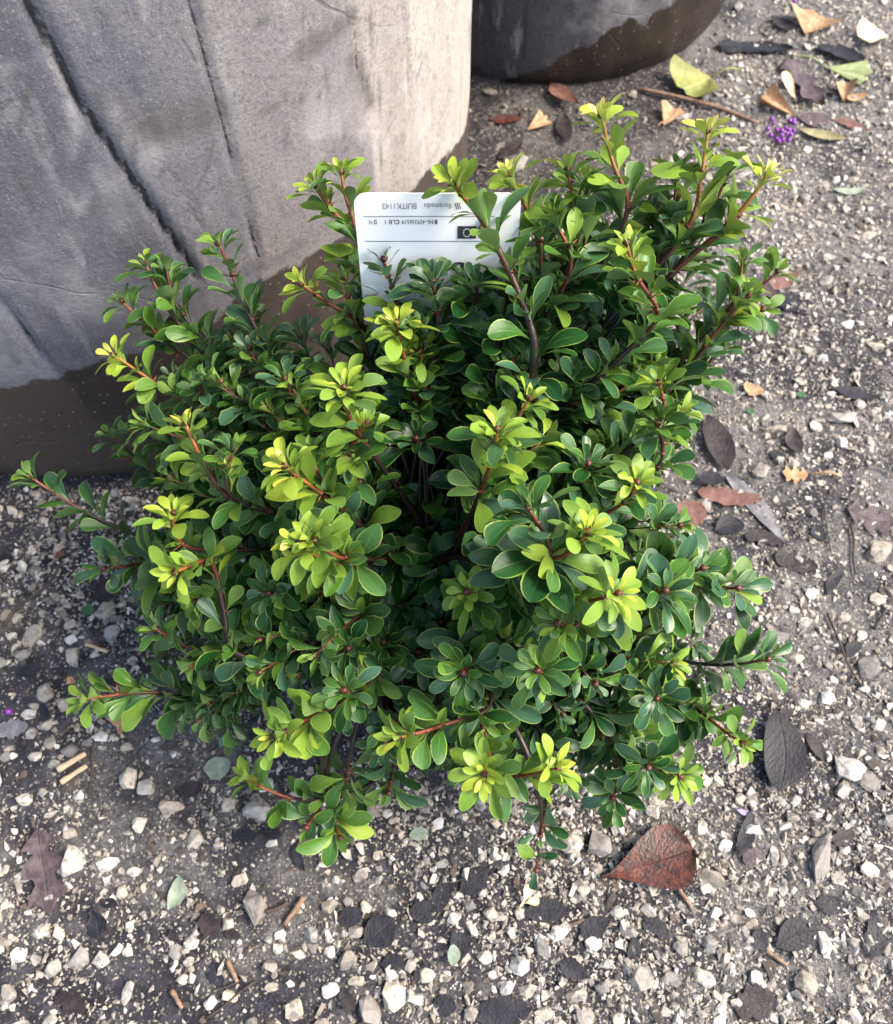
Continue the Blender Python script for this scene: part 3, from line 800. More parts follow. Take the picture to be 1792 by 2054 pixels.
rows = [  # base, tip, width, profile, colour, label
 ((1052,1834),(1138,1826),48,'oval','black','rounded black leaf right beside the cream seed wings'),
 ((925,1790),(975,1742),52,'oval','black','black leaf left of the cream seed wings'),
 ((880,1830),(905,1770),38,'oval','black','black leaf under the lowest middle shoots'),
 ((925,1925),(927,1832),46,'ovate','black','upright black leaf with a small grey-green leaf at its foot'),
 ((1165,1885),(1228,1842),48,'ovate','black','pointed black leaf below the big red-brown leaf'),
 ((1262,1925),(1276,1880),28,'oval','black','small black leaf under the big red-brown leaf'),
 ((1122,1930),(1186,1962),40,'ovate','black','slanting black leaf above the pale blue stone'),
 ((1290,1850),(1345,1880),36,'torn','black','torn black leaf lower right of the red-brown leaf'),
 ((1480,1722),(1508,1622),34,'long','black','thin folded black leaf hanging below the violet petal'),
 ((1562,1898),(1648,1866),64,'oval','black','broad black leaf in the lower right gravel'),
 ((1748,1925),(1756,1826),46,'oval','black','upright black leaf near the lower right border'),
 ((1634,1812),(1716,1816),40,'ovate','black','pointed black leaf above the broad lower right one'),
 ((945,2034),(1068,2022),62,'oval','black','large black leaf at the bottom border of the view'),
 ((870,2010),(916,2022),40,'oval','black','black leaf just left of the large bottom one'),
 ((1510,1880),(1546,1896),46,'torn','black','faint black leaf left of the broad lower right one'),
 ((732,1890),(790,1842),66,'oval','black','wide blue-black leaf in the bottom middle gravel'),
 ((678,1848),(730,1832),40,'oval','black','small black leaf touching the wide blue-black one'),
 ((820,1835),(895,1800),48,'ovate','black','black leaf right of the wide blue-black one'),
 ((175,1820),(195,1880),42,'obovate','black','spoon shaped black leaf in the lower left mud'),
 ((202,1815),(234,1815),20,'oval','black','tiny black leaf above the spoon shaped one'),
 ((470,1678),(515,1676),36,'torn','black','left of two small black leaves below the spidery twig'),
 ((530,1672),(566,1676),32,'torn','black','right of two small black leaves below the spidery twig'),
 ((590,1690),(612,1748),22,'long','black','long thin black leaf below the lowest hanging green leaf'),
 ((430,1930),(448,1985),38,'ovate','black','black leaf beside two short brown sticks'),
 ((688,1985),(712,2025),34,'torn','dark','dark curled leaf among the bottom stones'),
 ((765,1935),(812,1930),32,'oval','black','small black leaf below the wide blue-black one'),
 ((835,1975),(862,1930),40,'ovate','black','slim black leaf above the bottom left border leaf'),
 ((405,1835),(440,1870),46,'torn','dark','dark torn leaf beside the pale flat stone'),
 ((340,1865),(350,1888),18,'oval','dark','tiny brown leaf in the middle of the lower left mud'),
 ((450,1872),(482,1880),20,'oval','dark','tiny brown leaf right of the dark torn one'),
 ((210,1215),(208,1155),40,'ovate','dark','purple-black leaf under the large left leaf of the bush'),
 ((-6,1128),(28,1120),32,'oval','black','black leaf cut by the left border'),
 ((84,1130),(108,1122),24,'oval','black','small black leaf above the long left twig'),
 ((38,1352),(84,1344),30,'oval','black','blue-black oval leaf left of the lower left shoot'),
 ((84,1410),(92,1462),20,'long','black','thin black leaf below the blue-black oval'),
 ((355,1590),(408,1574),32,'oval','dark','purple-green dark leaf below the left corner of the bush'),
 ((25,1500),(70,1478),18,'long','dark','narrow dark leaf near the left border'),
 ((1480,2030),(1560,2005),70,'torn','dark','dark muddy leaf pressed flat at the lower right bottom'),
 ((1492,1730),(1535,1710),32,'torn','mauve','mauve torn leaf below the thin folded black leaf'),
 ((1670,1690),(1712,1670),36,'torn','dark','dark torn leaf right of the long pale stone'),
 ((1700,1320),(1728,1290),26,'oval','black','black leaf near the right border by pale stones'),
 ((1560,1440),(1592,1425),26,'torn','dark','dark scrap above the biggest black leaf'),
 ((110,2000),(170,2030),40,'torn','dark','dark muddy leaf in the bottom left corner'),
 ((1615,1470),(1655,1530),30,'long','dark','dark curved leaf between biggest black leaf and pale stones'),
]
for b, t, w, kd, mt, lab in rows:
    fallen(kd, mt, b, t, w, lab, wave=random.uniform(.008, .022), cup=random.uniform(.02, .12), curl=random.uniform(0, .05), z=random.uniform(.0012, .0032), group=BL if mt == 'black' else DL)
# lower left and left
fallen('lobed', 'mauve', (76, 1664), (104, 1836), 92, 'mauve lobed leaf pressed into the mud at the lower left', wave=.012, group=DL, stalk=(70, 1640))
fallen('long', 'sage', (362, 1756), (338, 1826), 36, 'pale grey-green pointed leaf in the lower left gravel', cup=.15, group='grey-green leaves on the gravel')
fallen('oval', 'sage', (408, 1542), (464, 1532), 46, 'round speckled grey-green leaf below the bush', cup=.1, group='grey-green leaves on the gravel')
fallen('oval', 'sage', (633, 1668), (657, 1656), 24, 'tiny round grey-green leaf beside the hanging leaf', group='grey-green leaves on the gravel')
fallen('oval', 'sage', (821, 1676), (860, 1668), 26, 'small oval grey-green leaf below the lowest stem', group='grey-green leaves on the gravel')
fallen('oval', 'sage', (908, 1938), (909, 1894), 26, 'small grey-green leaf at the foot of an upright black leaf', z=.008, group='grey-green leaves on the gravel')
fallen('oval', 'fresh', (168, 1226), (190, 1224), 24, 'small round green leaf below the purple-black left leaf', group='tiny green leaves on the gravel')
fallen('lobed', 'tan', (300, 1415), (225, 1450), 72, 'tan lobed leaf half under the lower left shoot', curl=.15, z=.006, group=DL)
fallen('torn', 'grey', (-6, 1465), (55, 1455), 44, 'grey wet leaf at the left border', group=DL)
fallen('ovate', 'rust', (110, 1120), (134, 1112), 18, 'small rust leaf at the upper end of the long left twig', curl=.3, group=DL)
fallen('ovate', 'tan', (135, 1360), (152, 1368), 16, 'tiny orange leaf scrap left of the lower left shoot', curl=.3, group=DL)

# twigs and reeds
M_TWIG = simple_mat('dead_twig', (.030, .022, .018), (.075, .052, .040), 200, .7, .6, .001)
M_BROWN = simple_mat('brown_stick', (.13, .075, .045), (.26, .165, .11), 240, .7, .6, .001)
M_REED = simple_mat('pale_reed', (.42, .30, .19), (.58, .44, .30), 240, .7, .5, .0008)
def stick(name, mat, b, t, w, label, cat, group=None, bend=.06, lift=.002):
    p, q = seg(b, t, 0)
    r = w * depth((p + q) / 2) / FPX * .5
    p.z += r * .7 + lift; q.z += r * .7 + lift
    d = q - p; s = Vector((-d.y, d.x, 0))
    pts = [p, p + d * .33 + s * random.uniform(-bend, bend), p + d * .68 + s * random.uniform(-bend, bend), q]
    path = bez(pts, max(.004, d.length / 14))
    n = len(path)
    rad = [r * (1.0 - .35 * i / n) * random.uniform(.88, 1.12) for i in range(n)]
    c = (p + q) / 2
    V, F, T = tube([x - c for x in path], rad, 8, wob=.12)
    o = link(name, mesh_from(name, V, F, mat)); o.location = c
    return tag(o, label, cat, group)
TW = 'dead twigs on the gravel'
stick('twig', M_TWIG, (0, 1276), (128, 1128), 8, 'long dark straight twig at the left border', 'twig', TW)
stick('reed', M_REED, (121, 1546), (176, 1514), 15, 'upper of two pale reed pieces lying side by side', 'reed', 'pale reed pieces', bend=.01)
stick('reed', M_REED, (127, 1572), (178, 1538), 13, 'lower of two pale reed pieces lying side by side', 'reed', 'pale reed pieces', bend=.01)
stick('reed', M_REED, (174, 1294), (217, 1308), 8, 'short pale reed piece above the lower left shoot', 'reed', 'pale reed pieces', bend=.02)
stick('twig', M_BROWN, (611, 1800), (573, 1857), 13, 'thick short brown stick beside the pale flat stone', 'twig', TW, bend=.03)
stick('twig', M_BROWN, (342, 1987), (365, 2023), 11, 'short brown stick near the bottom left border', 'twig', TW, bend=.03)
stick('twig', M_BROWN, (457, 1927), (476, 1971), 12, 'short brown stick beside the slim black leaf', 'twig', TW, bend=.03)
stick('twig', M_TWIG, (581, 1810), (505, 1838), 9, 'dark pointed twig meeting the thick brown stick', 'twig', TW)
stick('twig', M_TWIG, (514, 1968), (412, 2044), 5, 'thin dark twig slanting to the bottom border', 'twig', TW)
stick('twig', M_TWIG, (430, 1985), (510, 1962), 4, 'thin twig crossing the slanting one at the bottom', 'twig', TW)
stick('twig', M_BROWN, (1287, 180), (1520, 252), 9, 'long brown twig in front of the dark planter', 'twig', TW)
stick('twig', M_TWIG, (1706, 1050), (1716, 1152), 6, 'upright thin twig at the right border', 'twig', TW)
stick('twig', M_TWIG, (1655, 1010), (1665, 1110), 4, 'thin twig left of the broad mauve leaf', 'twig', TW)
stick('twig', M_TWIG, (1660, 1230), (1736, 1390), 5, 'long thin twig sloping down among the right stones', 'twig', TW)
stick('twig', M_BROWN, (1358, 1774), (1392, 1832), 8, 'brown twig below the tip of the red-brown leaf', 'twig', TW)
stick('reed', M_BROWN, (1538, 1906), (1582, 1936), 9, 'tan stick below the broad black lower right leaf', 'reed', 'pale reed pieces', bend=.02)
stick('twig', M_TWIG, (186, 1500), (182, 1592), 4, 'thin upright twig right of the pale reeds', 'twig', TW)
stick('twig', M_TWIG, (1755, 1260), (1792, 1200), 5, 'short dark twig at the right border by a pale stone', 'twig', TW)

# purple berries
def berry_mat():
    m, nt, p, out = new_mat('purple_berry'); n = N(nt)
    r = n('ShaderNodeNewGeometry').outputs['Random Per Island']
    n.link(n.ramp(r, [(0, (.10, .012, .17)), (1, (.24, .05, .34))]), p.inputs['Base Color'])
    p.inputs['Roughness'].default_value = .28
    return m
M_BERRY = berry_mat()
bm = bmesh.new(); bmesh.ops.create_uvsphere(bm, u_segments=10, v_segments=7, radius=1); ball = bpy.data.meshes.new('berry'); bm.to_mesh(ball); bm.free()
ball.materials.append(M_BERRY)
for f in ball.polygons: f.use_smooth = True
c = at(1565, 262)
cl = empty('berry_cluster', c)
tag(cl, 'cluster of purple berries on the gravel left of the olive leaf', 'berries')
for (dx, dy, dz) in [(-26,0,0),(-20,14,0),(-14,-12,0),(-8,22,0),(0,10,1),(4,24,0),(-4,28,0),(10,16,1),(16,26,0),(20,12,0),(26,4,0),(24,-8,1),(18,-18,0),(26,-20,0),(8,4,1),(-10,8,1),(0,20,1),(14,8,1),(-18,-22,0)]:
    p = at(1565 + dx, 262 + dy * .9); o = link('berry', ball, cl)
    o.location = (p.x - c.x, p.y - c.y, .0024 + .003 * dz); o.scale = [random.uniform(.0021, .0028)] * 3
V, F, T = tube([Vector((-.012, -.008, .002)), Vector((0, 0, .004)), Vector((.013, .008, .004))], [.0006] * 3, 5)
link('stem', mesh_from('berry_stem', V, F, M_TWIG), cl)
for px, py, lab in ((20, 1429, 'single purple berry at the left border'), (1405, 765, 'single purple berry just right of the bush'), (1592, 6, 'single purple berry at the top border')):
    p = at(px, py)
    o = link('berry', ball); o.location = (p.x, p.y, .002); o.scale = (.0026,) * 3
    tag(o, lab, 'berry', 'single purple berries')

# ------------------------------------------------------------------ the nursery pot and its tag
PX, PY, PH, PR = -0.012, 0.205, 0.125, 0.088
pot = empty('nursery_pot', (PX, PY, 0))
tag(pot, 'black plastic nursery pot hidden under the bush', 'pot')
def lathe(prof, ns=56):
    V = [(r * math.cos(2 * math.pi * j / ns), r * math.sin(2 * math.pi * j / ns), z) for r, z in prof for j in range(ns)]
    return V, grid_faces(len(prof), ns, wrap=True)
V, F = lathe([(.0, .003), (.066, .003), (.069, .006), (PR - .006, PH - .016), (PR - .003, PH - .015), (PR, PH - .012), (PR, PH - .001), (PR - .002, PH), (PR - .005, PH - .001), (PR - .008, PH - .03)])
link('body', mesh_from('pot_body', V, F, M_POT), pot)
V = [[(PR - .0075) * k / 9 * math.cos(2 * math.pi * j / 40), (PR - .0075) * k / 9 * math.sin(2 * math.pi * j / 40), PH - .014 + random.uniform(-.003, .003)] for k in range(10) for j in range(40)]
link('soil', mesh_from('pot_soil', V, grid_faces(10, 40, wrap=True), M_SOIL), pot)

M_TAG = simple_mat('white_plastic', (.86, .86, .87), (.90, .90, .90), 14, .4, .0)
M_INK = simple_mat('black_ink', (.03, .03, .034), (.045, .045, .05), 40, .5, .0)
M_INKG = simple_mat('grey_ink', (.16, .16, .17), (.20, .20, .21), 40, .5, .0)
# corners of the face worked out from where its upper edge and foot stand
TL, TR_ = at(886, 484 / 1.246, .335), at(1046, 484 / 1.246, .335)
TL = at(708, 388, .33); TR_ = at(1047, 388, .33)
foot = Vector(((TL.x + TR_.x) / 2 + .002, PY + .066, .118))
xa = (TR_ - TL).normalized(); mid_top = (TL + TR_) / 2
ya = (mid_top - foot); HGT = ya.length; ya.normalize(); ya = (ya - xa * ya.dot(xa)).normalized()
na = xa.cross(ya).normalized()                      # faces the camera side
TW_ = (TR_ - TL).length
tagm = Matrix((( xa.x, ya.x, na.x, mid_top.x), (xa.y, ya.y, na.y, mid_top.y), (xa.z, ya.z, na.z, mid_top.z), (0, 0, 0, 1)))
plant_tag = empty('plant_tag'); plant_tag.matrix_world = tagm
tag(plant_tag, 'white printed plant tag standing upside down in the bush', 'plant tag')
def board(outline, th):
    n = len(outline)
    V = [(x, y, 0) for x, y in outline] + [(x, y, -th) for x, y in outline]
    bm = bmesh.new(); vs = [bm.verts.new(v) for v in V]
    bm.faces.new(vs[:n]); bm.faces.new(list(reversed(vs[n:])))
    for i in range(n):
        j = (i + 1) % n; bm.faces.new((vs[i], vs[i + n], vs[j + n], vs[j]))
    bmesh.ops.recalc_face_normals(bm, faces=bm.faces)
    me = bpy.data.meshes.new('tag_board'); bm.to_mesh(me); bm.free(); return me
hw = TW_ / 2
def corner(cx, cy, r, a0, n=6): return [(cx + r * math.cos(a0 + math.pi / 2 * i / n), cy + r * math.sin(a0 + math.pi / 2 * i / n)) for i in range(n + 1)]
LBL_H = HGT * .62
out_ = corner(hw - .006, -.006, .006, 0) + corner(-hw + .006, -.006, .006, math.pi / 2) + [(-hw, -LBL_H + .015), (-hw + .014, -LBL_H), (-.010, -LBL_H - .012), (-.004, -HGT - .02), (.004, -HGT - .02), (.010, -LBL_H - .012), (hw - .014, -LBL_H), (hw, -LBL_H + .015)]
me = board(out_, .0007); me.materials.append(M_TAG)
link('board', me, plant_tag)
S = TW_ / 339.0                                     # one picture unit at the tag's upper edge
def strip(name, x0, x1, y0, y1, mat, z=.0003):
    V = [(x0, y0, z), (x1, y0, z), (x1, y1, z), (x0, y1, z)]
    return link(name, mesh_from(name, V, [(0, 1, 2, 3)], mat, smooth=False), plant_tag)
K = 1.30                                            # rows run slightly foreshortened down the tilted face
def ly(py): return -(py - 388) * S * K
def lx(px): return (px - 877.5) * S
strip('rule_line', -hw + .004, hw - .012, ly(427.6), ly(426.3), M_INKG)
strip('rule_line', -hw + .004, hw - .012, ly(472.6), ly(471.2), M_INKG)
flag = strip('flag_emblem', lx(919), lx(958), ly(467), ly(444), M_INK)
for k in range(12):
    a = 2 * math.pi * k / 12
    cx_, cy_ = lx(938.5) + 7.2 * S * math.cos(a), (ly(467) + ly(444)) / 2 + 7.2 * S * K * math.sin(a)
    pts = []
    for q in range(10):
        rr = (2.0 if q % 2 == 0 else .9) * S
        pts.append((cx_ + rr * math.sin(math.pi * q / 5), cy_ - rr * math.cos(math.pi * q / 5), .0001))
    bm = bmesh.new(); bm.faces.new([bm.verts.new((x, y, .0006)) for x, y, z in pts])
    bmesh.ops.recalc_face_normals(bm, faces=bm.faces)
    for f in bm.faces:
        if f.normal.z < 0: f.normal_flip()
    me = bpy.data.meshes.new('star'); bm.to_mesh(me); bm.free(); me.materials.append(M_TAG)
    link('star', me, flag)
def text(body, px, pe, py, h, mat, bold=0.0, z=.0004):
    """printed line reading upside down, its first letter at px and its last ending at pe"""
    cu = bpy.data.curves.new('lettering', 'FONT'); cu.body = body; cu.size = 1.0; cu.offset = bold; cu.resolution_u = 4
    ob = bpy.data.objects.new('lettering', cu); col.objects.link(ob)
    bpy.context.view_layer.update()
    me = bpy.data.meshes.new_from_object(ob.evaluated_get(bpy.context.evaluated_depsgraph_get()))
    bpy.data.objects.remove(ob)
    me.materials.clear(); me.materials.append(mat)
    xs = [v.co.x for v in me.vertices]
    o = link('lettering', me, plant_tag)
    fx = (px - pe) * S / (max(xs) - min(xs))
    o.location = (lx(px) + min(xs) * fx, ly(py), z); o.rotation_euler = (0, 0, math.pi); o.scale = (fx, h * S * K / .70, 1)
    return o
text('floramedia', 906, 850, 404, 9, M_INKG)
text('BUITK1143', 835, 766, 404, 10, M_INKG)
for k in range(3):
    V = [(lx(914 + 4 * k), ly(403), .0004), (lx(912 + 4 * k), ly(403), .0004), (lx(916 + 4 * k), ly(414), .0004), (lx(918 + 4 * k), ly(414), .0004)]
    link('logo_bar', mesh_from('logo_bar', V, [(0, 1, 2, 3)], M_INK, smooth=False), plant_tag)
text('B', 877, 871, 433, 7.5, M_INK, .03)
text('NL-429336519', 868, 804, 433, 7.5, M_INK)
text('C', 799, 792, 433, 7.5, M_INK, .03)
text('LB 1', 790, 769, 433, 7.5, M_INK)
text('D', 752, 746, 433, 7.5, M_INK, .03)
text('N', 742, 736, 433, 7.5, M_INK)
text('b', 934, 906, 512, 26, M_INK, .02)

# ------------------------------------------------------------------ the barberry bush
bush = empty('barberry_bush', (PX, PY, PH - .01))
tag(bush, 'low evergreen bush with small glossy leaves and yellow-green shoot tips', 'bush')
BUSH_INV = Matrix.Translation(-Vector(bush.location))

LEAF_PROF = [
 [(0, .08), (.10, .085), (.22, .15), (.38, .42), (.54, .78), (.68, .98), (.80, 1.0), (.90, .84), (.95, .62), (.982, .36), (1, .03)],
 [(0, .08), (.10, .09), (.22, .22), (.38, .60), (.54, .92), (.66, 1.0), (.79, .92), (.89, .68), (.95, .42), (.982, .22), (1, .02)],
 [(0, .08), (.12, .08), (.26, .15), (.42, .42), (.58, .78), (.72, .98), (.84, 1.0), (.92, .82), (.96, .60), (.985, .36), (1, .04)],
 [(0, .08), (.10, .10), (.22, .30), (.38, .72), (.54, .98), (.66, .98), (.79, .80), (.89, .52), (.95, .30), (.982, .15), (1, .02)],
 [(0, .08), (.12, .08), (.26, .13), (.42, .36), (.58, .72), (.72, .95), (.84, 1.0), (.92, .86), (.96, .66), (.985, .42), (1, .06)],
]
TS = np.array([0, .13, .27, .42, .57, .71, .83, .91, .955, .984, 1.0])
def leaf_variant(v):
    """unit leaf along +X (length 1, half width .5 scaled later), upper side +Z"""
    r = random.Random(900 + v)
    pr = LEAF_PROF[(0, 2, 4, 1, 0, 3, 1, 2)[v % 8]]
    hw_ = np.interp(TS, [p[0] for p in pr], [p[1] for p in pr]) * .5
    cup, bend, side, tw = r.uniform(.0, .55), r.uniform(-.22, .24), r.uniform(-.10, .10), r.uniform(-.7, .7)
    roll = r.uniform(-.25, .35)
    V, uv = [], []
    for i, t in enumerate(TS):
        zc = .10 * math.sin(math.pi * t) - bend * t * t
        for j in range(5):
            s = (-1, -.55, 0, .55, 1)[j]
            y = s * hw_[i]
            z = zc + (abs(s) ** 1.3) * hw_[i] * cup * .42 + tw * t * y * .42 - roll * .10 * hw_[i] * (s ** 4)
            V.append((t, y + side * math.sin(math.pi * t) * .42 , z)); uv.append((t, .5 + .5 * s))
    return np.array(V), np.array(uv)
NVAR = 20
LV = [leaf_variant(v) for v in range(NVAR)]
LF = np.array([tuple(reversed(f)) for f in grid_faces(len(TS), 5)])   # upper side out

leaves = []        # (shoot index, variant, age, rnd, 4x4)
POINTED = [v for v in range(NVAR) if v % 8 in (3, 5, 6)]
def add_leaf(sh, pos, L, Nn, length, ratio, age):
    L = L.normalized(); S_ = Nn.cross(L)
    if S_.length < 1e-4: S_ = Vector((1, 0, 0)).cross(L)
    S_.normalize(); Nz = L.cross(S_)
    w = length * ratio
    m = np.eye(4)
    m[:3, 0] = np.array(L) * length; m[:3, 1] = np.array(S_) * w; m[:3, 2] = np.array(Nz) * length; m[:3, 3] = pos
    leaves.append((sh, random.choice(POINTED) if age > .45 and random.random() < .6 else random.randrange(NVAR), age, random.random(), m))

UP = Vector((0, 0, 1))
def perp(T):
    a = T.cross(Vector((.31, .87, .2)))
    a.normalize(); return a, T.cross(a)

shoots = []        # name data: path, radii, age along, thorns
def shoot(pts, yellow=.6, leafy=1.0, size=1.0, rad=.0013, start=.0, dens=1.0, filler=False, tipn=12, rosette=False):
    """pts: 3-D points from tip to base"""
    idx = len(shoots)
    path = bez(pts, .003)
    for _ in range(14):                                                  # no kinks in a living stem
        path = [path[0]] + [path[q] * .5 + (path[q - 1] + path[q + 1]) * .25 for q in range(1, len(path) - 1)] + [path[-1]]
    s = [0.0]
    for a, b in zip(path[:-1], path[1:]): s.append(s[-1] + (b - a).length)
    total = s[-1]
    radii = [rad * 1.18 * (.50 + .95 * min(1, (x / .16))) for x in s]
    stem_age = [max(0, min(1, .45 + .5 * yellow - x / .07, 1.4 - x / .06)) if yellow > .45 else max(0, .5 - x / .06) for x in s]
    thorns = []
    # tip tuft: inner small young leaves out to larger ones
    T = (path[0] - path[min(3, len(path) - 1)]).normalized()
    a, b = perp(T); g = random.uniform(0, 6.3)
    for k in range(tipn):
        f = k / max(1, tipn - 1)
        phi = g + k * 2.39996
        inc = math.radians(32 + 50 * f + random.uniform(-9, 9)) if rosette else math.radians(18 + 56 * f + random.uniform(-11, 11))
        rad_dir = a * math.cos(phi) + b * math.sin(phi)
        L = T * math.cos(inc) + rad_dir * math.sin(inc)
        pos = path[0] - T * (.0065 if rosette else .0050) * f + rad_dir * .0016
        nn = (T * .95 + UP * .15) + Vector((random.gauss(0, .12), random.gauss(0, .12), 0))
        ln = size * ((.0078 + .0118 * f) if rosette else (.0070 + .0095 * f)) * random.uniform(.85, 1.15)
        age = yellow * (1.10 - .50 * f) + random.uniform(-.14, .14)
        add_leaf(idx, pos, L, nn, ln, random.uniform(.31, .43), max(0, age))
    # fascicles of leaves at the nodes
    thorns.append((path[0], T, 0.0, .8))
    x = .007 + .002 * random.random(); g = random.uniform(0, 6.3); node = 0
    while x < min(total * leafy, .19):
        i = next((q for q in range(len(s)) if s[q] >= x), len(s) - 1)
        T = (path[max(0, i - 1)] - path[min(len(path) - 1, i + 1)]).normalized()
        a, b = perp(T); g += 2.39996
        out = a * math.cos(g) + b * math.sin(g)
        gx_, gy_ = project(path[i])
        if ((gx_ - 845) / 105) ** 2 + ((gy_ - 1110) / 250) ** 2 < 1 and path[i].z < .225 and (path[i].z > .165 or random.random() < .35):
            x += .009; continue                                          # the shaded middle has dropped its leaves
        nl = random.choice((3, 3, 4, 4, 5)) if dens >= 1 else random.choice((2, 3, 3))
        aged = yellow * max(0, 1 - x / .085) * .62
        for k in range(nl):
            da = (k - (nl - 1) / 2) * random.uniform(.45, .85)
            rd = out * math.cos(da) + T.cross(out) * math.sin(da)
            inc = math.radians(random.uniform(34, 74))
            L = T * math.cos(inc) + rd * math.sin(inc) + UP * .16
            nn = T * random.uniform(.4, .9) + UP * random.uniform(.3, .95) + Vector((random.gauss(0, .2), random.gauss(0, .2), 0))
            big_ = min(1, x / .03)
            ln = size * (.0115 + .0092 * big_) * random.choice((.5, .68, .85, 1, 1, 1.1, 1.2)) * random.uniform(.9, 1.1)
            age = max(0, aged + random.uniform(-.08, .20) + (.25 if random.random() < .15 else 0))
            add_leaf(idx, path[i] + rd * radii[i] * .8, L, nn, ln, random.uniform(.32, .46), age)
        if random.random() < .4:
            thorns.append((path[i], (out * .9 + T * .5 + UP * .1).normalized(), random.uniform(.006, .011), stem_age[i]))
        node += 1
        x += random.uniform(.0066, .0106) / (1 if dens >= 1 else .8) * (1.3 if filler else 1)
    shoots.append(dict(path=path, radii=radii, age=stem_age, thorns=thorns, filler=filler))
    return idx

def rule_h(px, py):
    e = abs(px - 880) / 800.0
    return .245 + .095 * (1027 - py) / 800 - .085 * e * e - (.035 * max(0, (py - 1350) / 350))

